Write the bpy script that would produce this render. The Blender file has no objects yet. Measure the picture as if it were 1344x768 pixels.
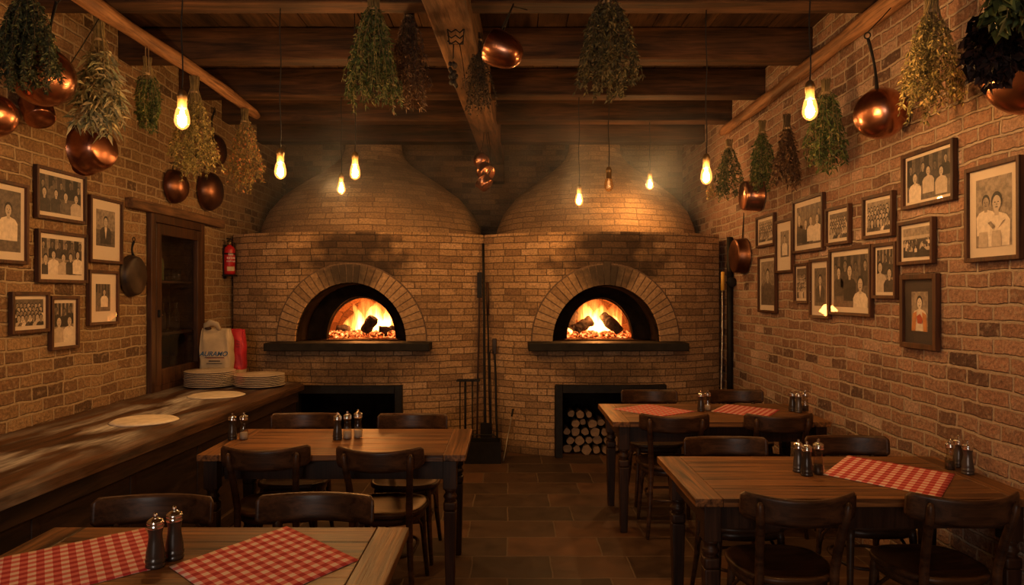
import bpy, bmesh, math, random
from mathutils import Vector, Matrix, Quaternion
PI = math.pi
SC = bpy.context.scene
COL = SC.collection
random.seed(7)

# ------------------------------------------------------------------ camera
F = 940.0; CX = 668.0; CY = 384.0; EYE = 1.6
cam_d = bpy.data.cameras.new('camera'); cam = bpy.data.objects.new('camera', cam_d); COL.objects.link(cam)
cam.location = (0, 0, EYE); cam.rotation_euler = (PI / 2, 0, 0)
cam_d.sensor_width = 36; cam_d.lens = F / 1344 * 36; cam_d.shift_x = (672 - CX) / 1344
cam_d.clip_start = 0.05; cam_d.clip_end = 60
SC.camera = cam

# ------------------------------------------------------------------ world, exposure
SC.view_settings.view_transform = 'Standard'; SC.view_settings.look = 'None'
SC.view_settings.gamma = 1; SC.view_settings.use_curve_mapping = False
SC.view_settings.exposure = 0.0
w = bpy.data.worlds.new('world'); SC.world = w; w.use_nodes = True
w.node_tree.nodes['Background'].inputs[0].default_value = (0.35, 0.45, 0.7, 1)
w.node_tree.nodes['Background'].inputs[1].default_value = 0.25

BULB_W = 41.0          # each lit bulb
BULB_COL = (1.0, 0.60, 0.29)
FIRE_W = 38.0
FIRE_COL = (1.0, 0.36, 0.08)
FILL_BULB_W = 18.0      # added fill bulbs, unseen behind the camera
WINDOW_FILL_W = 95.0           # added fill light at the unseen rear window
XL, XR, YB, YF, ZC = -2.87, 2.23, 9.2, -3.2, 3.55

def light(name, kind, loc, power, color, size=0.03, rot=None, parent=None):
    d = bpy.data.lights.new(name, kind); d.energy = power; d.color = color
    if kind == 'POINT': d.shadow_soft_size = size
    if kind == 'AREA': d.shape = 'RECTANGLE'; d.size = size[0]; d.size_y = size[1]
    o = bpy.data.objects.new(name, d); COL.objects.link(o); o.location = loc
    if rot: o.rotation_euler = rot
    if parent: o.parent = parent
    return o
# fill light added outside an unseen rear window (the opening is built with wall_front)
light('window_fill', 'AREA', (-1.0, YF - 0.35, 1.95), WINDOW_FILL_W, (1.0, 0.83, 0.70), (1.9, 1.3), (-PI / 2, 0, 0)).rotation_euler = (PI / 2, 0, 0)

# ------------------------------------------------------------------ pixel helpers
def P(px, py, d): return Vector(((px - CX) * d / F, d, EYE + (CY - py) * d / F))
def onz(px, py, z):
    d = (EYE - z) * F / (py - CY); return Vector(((px - CX) * d / F, d, z))

# ------------------------------------------------------------------ materials
def newmat(name):
    m = bpy.data.materials.new(name); m.use_nodes = True
    nt = m.node_tree
    for n in list(nt.nodes): nt.nodes.remove(n)
    out = nt.nodes.new('ShaderNodeOutputMaterial'); b = nt.nodes.new('ShaderNodeBsdfPrincipled')
    nt.links.new(b.outputs[0], out.inputs[0])
    return m, nt, b, out
def N(nt, t, **k):
    n = nt.nodes.new(t)
    for a, v in k.items():
        if a.startswith('i_'):
            key = a[2:]
            key = int(key) if key.isdigit() else key.replace('_', ' ')
            n.inputs[key].default_value = v
        else: setattr(n, a, v)
    return n
def ramp(nt, stops, fac=None, interp='LINEAR'):
    r = nt.nodes.new('ShaderNodeValToRGB'); r.color_ramp.interpolation = interp
    el = r.color_ramp.elements
    while len(el) > 1: el.remove(el[-1])
    el[0].position = stops[0][0]; el[0].color = (*stops[0][1], 1)
    for p, c in stops[1:]:
        e = el.new(p); e.color = (*c, 1)
    if fac is not None: nt.links.new(fac, r.inputs[0])
    return r
def mixc(nt, fac, a, b, mode='MIX'):
    m = nt.nodes.new('ShaderNodeMix'); m.data_type = 'RGBA'; m.blend_type = mode
    for i, v in ((0, fac), (6, a), (7, b)):
        if hasattr(v, 'is_linked') or isinstance(v, bpy.types.NodeSocket): nt.links.new(v, m.inputs[i])
        elif i == 0: m.inputs[0].default_value = v
        else: m.inputs[i].default_value = (*v, 1) if len(v) == 3 else v
    return m.outputs[2]
def math_(nt, op, a, b=0.0, clamp=False):
    m = nt.nodes.new('ShaderNodeMath'); m.operation = op; m.use_clamp = clamp
    for i, v in ((0, a), (1, b)):
        if isinstance(v, bpy.types.NodeSocket): nt.links.new(v, m.inputs[i])
        else: m.inputs[i].default_value = v
    return m.outputs[0]
def bump(nt, b, h, dist, strength=1.0):
    n = nt.nodes.new('ShaderNodeBump'); n.inputs['Distance'].default_value = dist; n.inputs['Strength'].default_value = strength
    nt.links.new(h, n.inputs['Height']); nt.links.new(n.outputs[0], b.inputs['Normal'])

def brick_mat(name, stops, mortar, bw=0.22, bh=0.075, mort=0.011, wob=0.012, rel=0.012, soot_dark=None, rough=0.9):
    m, nt, b, out = newmat(name)
    uv = N(nt, 'ShaderNodeUVMap'); uv.uv_map = 'UVMap'
    n1 = N(nt, 'ShaderNodeTexNoise', i_Scale=3.5, i_Detail=2.0); nt.links.new(uv.outputs[0], n1.inputs[0])
    n2 = N(nt, 'ShaderNodeTexNoise', i_Scale=28.0, i_Detail=3.0); nt.links.new(uv.outputs[0], n2.inputs[0])
    def off(n, amp):
        v = N(nt, 'ShaderNodeVectorMath', operation='SUBTRACT'); nt.links.new(n.outputs['Color'], v.inputs[0]); v.inputs[1].default_value = (.5, .5, .5)
        s = N(nt, 'ShaderNodeVectorMath', operation='SCALE'); nt.links.new(v.outputs[0], s.inputs[0]); s.inputs['Scale'].default_value = amp
        return s.outputs[0]
    a1 = N(nt, 'ShaderNodeVectorMath', operation='ADD'); nt.links.new(uv.outputs[0], a1.inputs[0]); nt.links.new(off(n1, wob * 2), a1.inputs[1])
    a2 = N(nt, 'ShaderNodeVectorMath', operation='ADD'); nt.links.new(a1.outputs[0], a2.inputs[0]); nt.links.new(off(n2, wob * .7), a2.inputs[1])
    br = N(nt, 'ShaderNodeTexBrick', offset=0.5, offset_frequency=2, squash=0.72, squash_frequency=3)
    nt.links.new(a2.outputs[0], br.inputs['Vector'])
    br.inputs['Color1'].default_value = (0, 0, 0, 1); br.inputs['Color2'].default_value = (1, 1, 1, 1); br.inputs['Mortar'].default_value = (.5, .5, .5, 1)
    br.inputs['Scale'].default_value = 1; br.inputs['Mortar Size'].default_value = mort * .5; br.inputs['Mortar Smooth'].default_value = .45
    br.inputs['Bias'].default_value = 0; br.inputs['Brick Width'].default_value = bw; br.inputs['Row Height'].default_value = bh
    fac = math_(nt, 'MULTIPLY', br.outputs['Color'], 1.0)
    r = ramp(nt, stops, fac)
    n3 = N(nt, 'ShaderNodeTexNoise', i_Scale=55.0, i_Detail=5.0, i_Roughness=.7); nt.links.new(uv.outputs[0], n3.inputs[0])
    n4 = N(nt, 'ShaderNodeTexNoise', i_Scale=1.3, i_Detail=3.0); nt.links.new(uv.outputs[0], n4.inputs[0])
    g = ramp(nt, [(.3, (.42, .42, .42)), (.7, (1.35, 1.35, 1.35))], n3.outputs[0])
    c = mixc(nt, 1.0, r.outputs[0], g.outputs[0], 'MULTIPLY')
    g2 = ramp(nt, [(.3, (.72, .70, .68)), (.7, (1.15, 1.12, 1.1))], n4.outputs[0])
    c = mixc(nt, 1.0, c, g2.outputs[0], 'MULTIPLY')
    # worn edges and smeared mortar
    sm = N(nt, 'ShaderNodeMapRange', i_1=.54, i_2=.70, i_3=0.0, i_4=.6); nt.links.new(n2.outputs[0], sm.inputs[0]); sm = sm.outputs[0]
    mf = math_(nt, 'MAXIMUM', br.outputs['Fac'], sm)
    mcol = mixc(nt, n3.outputs[0], tuple(x * .7 for x in mortar), tuple(x * 1.2 for x in mortar))
    c = mixc(nt, mf, c, mcol)
    if soot_dark:
        # sooty face above the mouth and at the base, darker patch below the shelf: (u centre, v centre, half width, half height)
        sep = N(nt, 'ShaderNodeSeparateXYZ'); nt.links.new(a1.outputs[0], sep.inputs[0])
        tot = None
        n4b = N(nt, 'ShaderNodeTexNoise', i_Scale=7.0, i_Detail=5.0); nt.links.new(uv.outputs[0], n4b.inputs[0])
        for (u0, v0, hu, hv, k) in soot_dark:
            du = math_(nt, 'DIVIDE', math_(nt, 'SUBTRACT', sep.outputs[0], u0), hu)
            dv = math_(nt, 'DIVIDE', math_(nt, 'SUBTRACT', sep.outputs[1], v0), hv)
            rr = math_(nt, 'ADD', math_(nt, 'MULTIPLY', du, du), math_(nt, 'MULTIPLY', dv, dv))
            rr = math_(nt, 'ADD', math_(nt, 'SQRT', rr), math_(nt, 'MULTIPLY', math_(nt, 'SUBTRACT', n4b.outputs[0], .5), 1.1))
            f = N(nt, 'ShaderNodeMapRange', interpolation_type='SMOOTHSTEP', i_1=1.12, i_2=.35, i_3=0.0, i_4=k); nt.links.new(rr, f.inputs[0]); f = f.outputs[0]
            tot = f if tot is None else math_(nt, 'MAXIMUM', tot, f)
        c = mixc(nt, tot, c, mixc(nt, 1.0, c, (.11, .09, .08), 'MULTIPLY'))
    nt.links.new(c, b.inputs['Base Color'])
    b.inputs['Roughness'].default_value = rough
    h = math_(nt, 'SUBTRACT', 1.0, br.outputs['Fac'])
    h = math_(nt, 'ADD', h, math_(nt, 'MULTIPLY', n3.outputs[0], .45))
    h = math_(nt, 'ADD', h, math_(nt, 'MULTIPLY', br.outputs['Color'], .35))
    h = math_(nt, 'ADD', h, math_(nt, 'MULTIPLY', n2.outputs[0], .5))
    bump(nt, b, h, rel)
    return m

def wood_mat(name, dark, light_, axis='x', rough=.45, scale=9.0, streak=18.0, rel=.002, coat=0.0, flour=False):
    m, nt, b, out = newmat(name)
    tc = N(nt, 'ShaderNodeTexCoord'); mp = N(nt, 'ShaderNodeMapping'); nt.links.new(tc.outputs['Object'], mp.inputs[0])
    s = [streak] * 3; s['xyz'.index(axis)] = 1.2
    mp.inputs['Scale'].default_value = s
    n1 = N(nt, 'ShaderNodeTexNoise', i_Scale=1.0, i_Detail=6.0, i_Roughness=.65, i_Distortion=.6); nt.links.new(mp.outputs[0], n1.inputs[0])
    n2 = N(nt, 'ShaderNodeTexNoise', i_Scale=2.2, i_Detail=3.0); nt.links.new(tc.outputs['Object'], n2.inputs[0])
    mp2 = N(nt, 'ShaderNodeMapping'); nt.links.new(tc.outputs['Object'], mp2.inputs[0])
    mp2.inputs['Scale'].default_value = [x * 5 if x != 1.2 else 4 for x in s]
    n3 = N(nt, 'ShaderNodeTexNoise', i_Scale=1.0, i_Detail=3.0); nt.links.new(mp2.outputs[0], n3.inputs[0])
    mid = tuple((a + c) / 2 for a, c in zip(dark, light_))
    r = ramp(nt, [(.36, dark), (.5, mid), (.64, light_)], n1.outputs[0])
    g = ramp(nt, [(.3, (.6, .6, .6)), (.7, (1.2, 1.2, 1.2))], n2.outputs[0])
    c = mixc(nt, 1.0, r.outputs[0], g.outputs[0], 'MULTIPLY')
    g3 = ramp(nt, [(.35, (.5, .5, .5)), (.5, (1, 1, 1))], n3.outputs[0])
    c = mixc(nt, .8, c, g3.outputs[0], 'MULTIPLY')
    rv = N(nt, 'ShaderNodeMapRange', i_3=rough * .75, i_4=min(1, rough * 1.35)); nt.links.new(n1.outputs[0], rv.inputs[0])
    rr = rv.outputs[0]
    if flour:
        sep = N(nt, 'ShaderNodeSeparateXYZ'); nt.links.new(tc.outputs['Object'], sep.inputs[0])
        mf = N(nt, 'ShaderNodeMapping'); nt.links.new(tc.outputs['Object'], mf.inputs[0]); mf.inputs['Scale'].default_value = (4.2, 1.1, 3); mf.inputs['Rotation'].default_value = (0, 0, .35)
        nf = N(nt, 'ShaderNodeTexNoise', i_Scale=1.0, i_Detail=4.0, i_Distortion=.8); nt.links.new(mf.outputs[0], nf.inputs[0])
        mg = N(nt, 'ShaderNodeMapping'); nt.links.new(tc.outputs['Object'], mg.inputs[0]); mg.inputs['Scale'].default_value = (55, 6, 30); mg.inputs['Rotation'].default_value = (0, 0, .35)
        ng = N(nt, 'ShaderNodeTexNoise', i_Scale=1.0, i_Detail=4.0); nt.links.new(mg.outputs[0], ng.inputs[0])
        # dusted strip down the middle of the worktop
        ed = math_(nt, 'ABSOLUTE', math_(nt, 'SUBTRACT', sep.outputs[0], -2.4))
        ed = math_(nt, 'SUBTRACT', 1.0, math_(nt, 'MULTIPLY', ed, 2.0), True)
        f = N(nt, 'ShaderNodeMapRange', i_1=.44, i_2=.62); nt.links.new(nf.outputs[0], f.inputs[0])
        f2 = N(nt, 'ShaderNodeMapRange', i_1=.30, i_2=.66, i_3=.25); nt.links.new(ng.outputs[0], f2.inputs[0])
        ff = math_(nt, 'MULTIPLY', math_(nt, 'MULTIPLY', f.outputs[0], f2.outputs[0]), ed, True)
        c = mixc(nt, ff, c, (.80, .77, .72))
        rr = math_(nt, 'ADD', rr, math_(nt, 'MULTIPLY', ff, .4), True)
    nt.links.new(c, b.inputs['Base Color']); nt.links.new(rr, b.inputs['Roughness'])
    b.inputs['Specular IOR Level'].default_value = .32
    if coat: b.inputs['Coat Weight'].default_value = coat; b.inputs['Coat Roughness'].default_value = .25
    bump(nt, b, n1.outputs[0], rel)
    return m

def plain(name, col, rough=.6, metal=0.0, noise=0.0, nscale=20, rel=0.0, col2=None, **kw):
    m, nt, b, out = newmat(name)
    b.inputs['Roughness'].default_value = rough; b.inputs['Metallic'].default_value = metal
    b.inputs['Base Color'].default_value = (*col, 1)
    if noise or col2 or rel:
        tc = N(nt, 'ShaderNodeTexCoord'); n1 = N(nt, 'ShaderNodeTexNoise', i_Scale=float(nscale), i_Detail=4.0)
        nt.links.new(tc.outputs['Object'], n1.inputs[0])
        c2 = col2 or tuple(x * (1 + noise) for x in col); c1 = col if col2 else tuple(x * (1 - noise) for x in col)
        r = ramp(nt, [(.35, c1), (.65, c2)], n1.outputs[0]); nt.links.new(r.outputs[0], b.inputs['Base Color'])
        if rel: bump(nt, b, n1.outputs[0], rel)
    for k, v in kw.items(): b.inputs[k.replace('_', ' ')].default_value = v
    return m

def island_mat(name, stops, rough=.8, rel=0, trans=0.0):
    m, nt, b, out = newmat(name)
    g = N(nt, 'ShaderNodeNewGeometry'); r = ramp(nt, stops, g.outputs['Random Per Island'])
    tc = N(nt, 'ShaderNodeTexCoord'); n1 = N(nt, 'ShaderNodeTexNoise', i_Scale=40.0, i_Detail=4.0); nt.links.new(tc.outputs['Object'], n1.inputs[0])
    gg = ramp(nt, [(.3, (.65, .65, .65)), (.7, (1.2, 1.2, 1.2))], n1.outputs[0])
    nt.links.new(mixc(nt, 1.0, r.outputs[0], gg.outputs[0], 'MULTIPLY'), b.inputs['Base Color']); b.inputs['Roughness'].default_value = rough
    if rel: bump(nt, b, n1.outputs[0], rel)
    return m

BR_L = brick_mat('brick_left', [(0, (.12, .065, .03)), (.12, (.24, .13, .06)), (.5, (.32, .185, .085)), (1, (.40, .25, .12))], (.46, .33, .19), .21, .079, .019, .020, .024)
BR_R = brick_mat('brick_right', [(0, (.13, .07, .05)), (.1, (.26, .14, .09)), (.45, (.38, .205, .13)), (.85, (.46, .27, .18)), (1, (.58, .41, .32))], (.48, .37, .27), .22, .077, .019, .020, .024)
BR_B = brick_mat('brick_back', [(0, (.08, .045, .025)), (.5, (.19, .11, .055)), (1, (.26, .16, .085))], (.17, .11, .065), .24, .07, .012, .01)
def oven_bricks(name, uc):
    return brick_mat(name, [(0, (.30, .17, .08)), (.3, (.45, .27, .125)), (.7, (.54, .33, .16)), (1, (.62, .40, .21))], (.14, .085, .045), .25, .0655, .010, .008, .010,
                     soot_dark=[(uc + .04, 2.05, .56, .30, .97), (uc, 1.86, .72, .28, .97), (uc + .05, .82, .6, .22, .6), (uc, .0, 1.9, .12, .6)])
BR_D = brick_mat('brick_dome', [(0, (.30, .18, .09)), (.5, (.42, .26, .13)), (1, (.50, .32, .165))], (.20, .125, .065), .25, .07, .010, .012, .010)
RING = island_mat('arch_brick', [(0, (.30, .17, .08)), (.5, (.44, .27, .13)), (1, (.52, .33, .17))], .9, .004)
RINGS = island_mat('arch_brick_sooty', [(0, (.26, .15, .07)), (.5, (.38, .23, .11)), (1, (.46, .29, .15))], .9, .004)
def _soot_crown(m, z0, h):
    nt = m.node_tree; b = [n for n in nt.nodes if n.type == 'BSDF_PRINCIPLED'][0]; src = b.inputs['Base Color'].links[0].from_socket
    tc = N(nt, 'ShaderNodeTexCoord'); sep = N(nt, 'ShaderNodeSeparateXYZ'); nt.links.new(tc.outputs['Object'], sep.inputs[0])
    dx = math_(nt, 'DIVIDE', sep.outputs[0], .38); dz = math_(nt, 'DIVIDE', math_(nt, 'SUBTRACT', sep.outputs[2], z0), h)
    n = N(nt, 'ShaderNodeTexNoise', i_Scale=9.0, i_Detail=4.0); nt.links.new(tc.outputs['Object'], n.inputs[0])
    rr = math_(nt, 'SQRT', math_(nt, 'ADD', math_(nt, 'MULTIPLY', dx, dx), math_(nt, 'MULTIPLY', dz, dz)))
    rr = math_(nt, 'ADD', rr, math_(nt, 'SUBTRACT', n.outputs[0], .5))
    f = N(nt, 'ShaderNodeMapRange', interpolation_type='SMOOTHSTEP', i_1=1.1, i_2=.3, i_3=0.0, i_4=.92); nt.links.new(rr, f.inputs[0])
    nt.links.new(mixc(nt, f.outputs[0], src, (.02, .014, .01)), b.inputs['Base Color'])
_soot_crown(RINGS, 1.78, .26)
M_mortar = plain('mortar', (.13, .08, .05), .95, noise=.3, nscale=60)
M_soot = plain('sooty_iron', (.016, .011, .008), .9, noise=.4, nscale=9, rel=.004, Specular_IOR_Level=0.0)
M_firebrick = brick_mat('fire_brick', [(0, (.14, .05, .02)), (1, (.34, .15, .06))], (.1, .04, .02), .22, .07, .01, .01, .006)
M_iron = plain('black_iron', (.012, .010, .009), .55, .2, noise=.3, Specular_IOR_Level=.25)
M_stone = plain('dark_stone', (.016, .013, .010), .7, noise=.3, nscale=12, rel=.003, Specular_IOR_Level=.2)
M_beam = wood_mat('beam_wood', (.022, .009, .004), (.105, .046, .02), 'x', .75, streak=14, rel=.006)
M_beamy = wood_mat('beam_wood_long', (.06, .027, .012), (.24, .12, .055), 'y', .7, streak=12, rel=.008)
M_plank = wood_mat('ceiling_plank', (.03, .013, .006), (.09, .042, .018), 'y', .8, streak=10, rel=.004)
M_pole = wood_mat('pole_wood', (.16, .07, .03), (.46, .23, .105), 'y', .6, streak=16, rel=.008)
M_table = wood_mat('table_wood', (.030, .011, .004), (.33, .14, .045), 'x', .40, streak=34, rel=.003, coat=.0)
M_tabley = wood_mat('table_end_wood', (.034, .013, .0045), (.34, .145, .047), 'y', .42, streak=26, rel=.003, coat=.0)
M_leg = wood_mat('leg_wood', (.018, .007, .003), (.06, .024, .010), 'z', .45, streak=16, rel=.001, coat=.0)
M_chair = wood_mat('chair_wood', (.030, .013, .006), (.10, .044, .019), 'x', .38, streak=18, rel=.0008, coat=.0)
M_counter = wood_mat('counter_wood', (.03, .013, .006), (.15, .068, .03), 'y', .5, streak=26, rel=.002, flour=True)
M_panel = wood_mat('counter_panel', (.018, .008, .004), (.055, .024, .011), 'y', .6, streak=10, rel=.002)
M_frame = wood_mat('frame_wood', (.04, .015, .007), (.11, .042, .018), 'z', .5, streak=20, rel=.0005)
M_frame2 = wood_mat('door_wood', (.035, .014, .007), (.10, .042, .018), 'z', .5, streak=20, rel=.001)
M_matb = plain('mount_board', (.72, .60, .48), .9)
M_matd = plain('dark_mount', (.05, .035, .03), .8)
M_copper = plain('copper', (.46, .20, .115), .27, 1.0, noise=.22, nscale=7)
M_copperd = plain('aged_copper', (.24, .105, .06), .38, 1.0, noise=.35, nscale=6)
M_tin = plain('tinned_inside', (.35, .3, .26), .45, 1.0)
M_twine = plain('twine', (.45, .30, .15), .9)
M_cord = plain('lamp_cord', (.012, .01, .009), .6)
M_brass = plain('socket_brass', (.28, .18, .08), .4, .8)
M_chrome = plain('chrome', (.75, .73, .70), .12, 1.0)
M_mill = plain('pewter_mill', (.12, .105, .095), .3, .6)
M_milld = plain('dark_mill', (.035, .025, .02), .25)
M_pepper = plain('peppercorns', (.05, .03, .02), .8, noise=.5, nscale=300)
M_salt = plain('salt', (.55, .5, .45), .8)
M_plate = plain('plate_glaze', (.62, .50, .37), .3, Coat_Weight=.4)
M_dough = plain('dough', (.72, .62, .48), .85, noise=.12, nscale=14, rel=.004)
M_red = plain('red_paint', (.42, .012, .016), .35)
M_white = plain('white_print', (.75, .7, .65), .7)
M_blue = plain('blue_print', (.03, .11, .25), .7)
M_black = plain('black_print', (.03, .025, .025), .7)
M_bag = plain('kraft_paper', (.50, .39, .25), .8, noise=.1, nscale=8, rel=.01)
M_bagr = plain('red_paper', (.48, .02, .035), .6, noise=.25, nscale=9, rel=.015)
M_yellow = plain('yellow_handle', (.60, .34, .05), .5)
M_steel = plain('dull_steel', (.35, .32, .28), .35, 1.0)
M_bark = wood_mat('bark', (.07, .045, .03), (.2, .13, .08), 'y', .9, streak=14, rel=.006)
M_cut = plain('cut_wood', (.24, .15, .085), .85, noise=.2, nscale=25)
M_char = plain('charred_log', (.03, .016, .012), .9, noise=.6, nscale=25, rel=.02)
M_bottle = plain('bottle_glass', (.05, .06, .03), .08)
M_pot = plain('dark_grey', (.035, .02, .013), .5, .3, noise=.4, nscale=12)

def floor_mat():
    m, nt, b, out = newmat('clay_floor')
    uv = N(nt, 'ShaderNodeUVMap'); uv.uv_map = 'UVMap'
    n2 = N(nt, 'ShaderNodeTexNoise', i_Scale=6.0, i_Detail=5.0); nt.links.new(uv.outputs[0], n2.inputs[0])
    s = N(nt, 'ShaderNodeVectorMath', operation='SCALE'); nt.links.new(n2.outputs['Color'], s.inputs[0]); s.inputs['Scale'].default_value = .02
    a = N(nt, 'ShaderNodeVectorMath', operation='ADD'); nt.links.new(uv.outputs[0], a.inputs[0]); nt.links.new(s.outputs[0], a.inputs[1])
    br = N(nt, 'ShaderNodeTexBrick', offset=0.45, offset_frequency=2, squash=0.8, squash_frequency=3); nt.links.new(a.outputs[0], br.inputs['Vector'])
    br.inputs['Color1'].default_value = (0, 0, 0, 1); br.inputs['Color2'].default_value = (1, 1, 1, 1); br.inputs['Mortar'].default_value = (.5, .5, .5, 1)
    br.inputs['Scale'].default_value = 1; br.inputs['Mortar Size'].default_value = .0055; br.inputs['Mortar Smooth'].default_value = .3
    br.inputs['Brick Width'].default_value = .58; br.inputs['Row Height'].default_value = .335
    r = ramp(nt, [(0, (.035, .018, .009)), (.5, (.065, .031, .014)), (1, (.11, .047, .019))], br.outputs['Color'])
    g = ramp(nt, [(.3, (.6, .6, .6)), (.7, (1.25, 1.25, 1.25))], n2.outputs[0])
    c = mixc(nt, 1.0, r.outputs[0], g.outputs[0], 'MULTIPLY'); c = mixc(nt, br.outputs['Fac'], c, (.13, .085, .05))
    nt.links.new(c, b.inputs['Base Color'])
    rv = N(nt, 'ShaderNodeMapRange', i_3=.38, i_4=.75); nt.links.new(n2.outputs[0], rv.inputs[0]); nt.links.new(rv.outputs[0], b.inputs['Roughness'])
    h = math_(nt, 'ADD', math_(nt, 'SUBTRACT', 1.0, br.outputs['Fac']), math_(nt, 'MULTIPLY', n2.outputs[0], .8)); bump(nt, b, h, .004)
    return m
M_floor = floor_mat()

def gingham():
    m, nt, b, out = newmat('gingham_cloth')
    uv = N(nt, 'ShaderNodeUVMap'); uv.uv_map = 'UVMap'; sep = N(nt, 'ShaderNodeSeparateXYZ'); nt.links.new(uv.outputs[0], sep.inputs[0])
    def st(s):
        f = math_(nt, 'FRACT', math_(nt, 'MULTIPLY', s, 10.0)); return math_(nt, 'GREATER_THAN', f, .5)
    t = math_(nt, 'MULTIPLY', math_(nt, 'ADD', st(sep.outputs[0]), st(sep.outputs[1])), .5)
    r = ramp(nt, [(0, (.72, .52, .46)), (.25, (.60, .13, .12)), (.75, (.36, .012, .018))], t, 'CONSTANT')
    wv = N(nt, 'ShaderNodeTexNoise', i_Scale=260.0, i_Detail=2.0); nt.links.new(uv.outputs[0], wv.inputs[0])
    g = ramp(nt, [(.3, (.8, .8, .8)), (.7, (1.1, 1.1, 1.1))], wv.outputs[0])
    nt.links.new(mixc(nt, 1.0, r.outputs[0], g.outputs[0], 'MULTIPLY'), b.inputs['Base Color']); b.inputs['Roughness'].default_value = .9
    bump(nt, b, wv.outputs[0], .0006)
    return m
M_cloth = gingham()

def glass_mat(name, tint=(1, 1, 1), emis=0.0, ecol=(1, .5, .15), rough=.03, gloss=1.0):
    m = bpy.data.materials.new(name); m.use_nodes = True; nt = m.node_tree
    for n in list(nt.nodes): nt.nodes.remove(n)
    out = nt.nodes.new('ShaderNodeOutputMaterial'); tr = N(nt, 'ShaderNodeBsdfTransparent'); tr.inputs[0].default_value = (*tint, 1)
    gl = N(nt, 'ShaderNodeBsdfGlossy'); gl.inputs['Roughness'].default_value = rough
    lw = N(nt, 'ShaderNodeLayerWeight'); lw.inputs[0].default_value = .5
    f = math_(nt, 'MULTIPLY', math_(nt, 'ADD', math_(nt, 'MULTIPLY', math_(nt, 'POWER', lw.outputs['Facing'], 5.0), .9), .04), gloss, True)
    mx = N(nt, 'ShaderNodeMixShader'); nt.links.new(f, mx.inputs[0]); nt.links.new(tr.outputs[0], mx.inputs[1]); nt.links.new(gl.outputs[0], mx.inputs[2])
    last = mx.outputs[0]
    if emis:
        e = N(nt, 'ShaderNodeEmission'); e.inputs[0].default_value = (*ecol, 1); e.inputs[1].default_value = emis
        ad = N(nt, 'ShaderNodeAddShader'); nt.links.new(last, ad.inputs[0]); nt.links.new(e.outputs[0], ad.inputs[1]); last = ad.outputs[0]
    nt.links.new(last, out.inputs[0])
    return m
M_glass = glass_mat('pane_glass', gloss=.35, rough=.0)
M_bulbon = glass_mat('lit_bulb_glass', (1, .8, .5), 1.1, (1, .42, .10))
M_bulboff = glass_mat('clear_bulb_glass', (1, .85, .65), 0, gloss=1.5)
M_clearg = glass_mat('clear_glassware', (.8, .75, .68), 0, gloss=2.0)

def emit(name, col, s):
    m = bpy.data.materials.new(name); m.use_nodes = True; nt = m.node_tree
    for n in list(nt.nodes): nt.nodes.remove(n)
    out = nt.nodes.new('ShaderNodeOutputMaterial'); e = N(nt, 'ShaderNodeEmission'); e.inputs[0].default_value = (*col, 1); e.inputs[1].default_value = s
    nt.links.new(e.outputs[0], out.inputs[0]); return m
M_fil = emit('hot_filament', (1, .74, .45), 110)
M_filoff = emit('dull_filament', (1, .45, .15), 1.2)

def ember_mat():
    m, nt, b, out = newmat('glowing_embers')
    tc = N(nt, 'ShaderNodeTexCoord'); n1 = N(nt, 'ShaderNodeTexNoise', i_Scale=34.0, i_Detail=5.0); nt.links.new(tc.outputs['Object'], n1.inputs[0])
    r = ramp(nt, [(.40, (.01, .002, .0)), (.52, (.6, .07, .01)), (.62, (1, .35, .07)), (.75, (1, .7, .3))], n1.outputs[0])
    b.inputs['Base Color'].default_value = (.03, .015, .01, 1); b.inputs['Roughness'].default_value = .9
    nt.links.new(r.outputs[0], b.inputs['Emission Color']); b.inputs['Emission Strength'].default_value = 2.2
    bump(nt, b, n1.outputs[0], .01); return m
M_ember = ember_mat()
def flame_mat(name, strength, low, high, h):
    m = bpy.data.materials.new(name); m.use_nodes = True; nt = m.node_tree
    for n in list(nt.nodes): nt.nodes.remove(n)
    out = nt.nodes.new('ShaderNodeOutputMaterial'); e = N(nt, 'ShaderNodeEmission')
    tc = N(nt, 'ShaderNodeTexCoord'); mp = N(nt, 'ShaderNodeMapping'); nt.links.new(tc.outputs['Object'], mp.inputs[0]); mp.inputs['Scale'].default_value = (30, 30, 4.0)
    n1 = N(nt, 'ShaderNodeTexNoise', i_Scale=1.0, i_Detail=3.0, i_Distortion=1.0); nt.links.new(mp.outputs[0], n1.inputs[0])
    sep = N(nt, 'ShaderNodeSeparateXYZ'); nt.links.new(tc.outputs['Object'], sep.inputs[0])
    t = math_(nt, 'DIVIDE', sep.outputs[2], h)
    r = ramp(nt, [(.0, low), (.45, tuple((a + c) / 2 for a, c in zip(low, high))), (1, high)], t)
    d = N(nt, 'ShaderNodeMapRange', i_1=.42, i_2=.66, i_3=.01, i_4=1.0); nt.links.new(n1.outputs[0], d.inputs[0])
    k = math_(nt, 'MULTIPLY', d.outputs[0], strength)
    k = math_(nt, 'MULTIPLY', k, math_(nt, 'SUBTRACT', 1.25, t, True))
    nt.links.new(r.outputs[0], e.inputs[0]); nt.links.new(k, e.inputs[1]); nt.links.new(e.outputs[0], out.inputs['Volume'])
    return m
M_fl_core = flame_mat('flame_core', 260, (1, .42, .10), (1, .28, .04), .34)
M_fl_soft = flame_mat('flame_soft', 34, (1, .30, .05), (1, .22, .03), .42)

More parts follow.
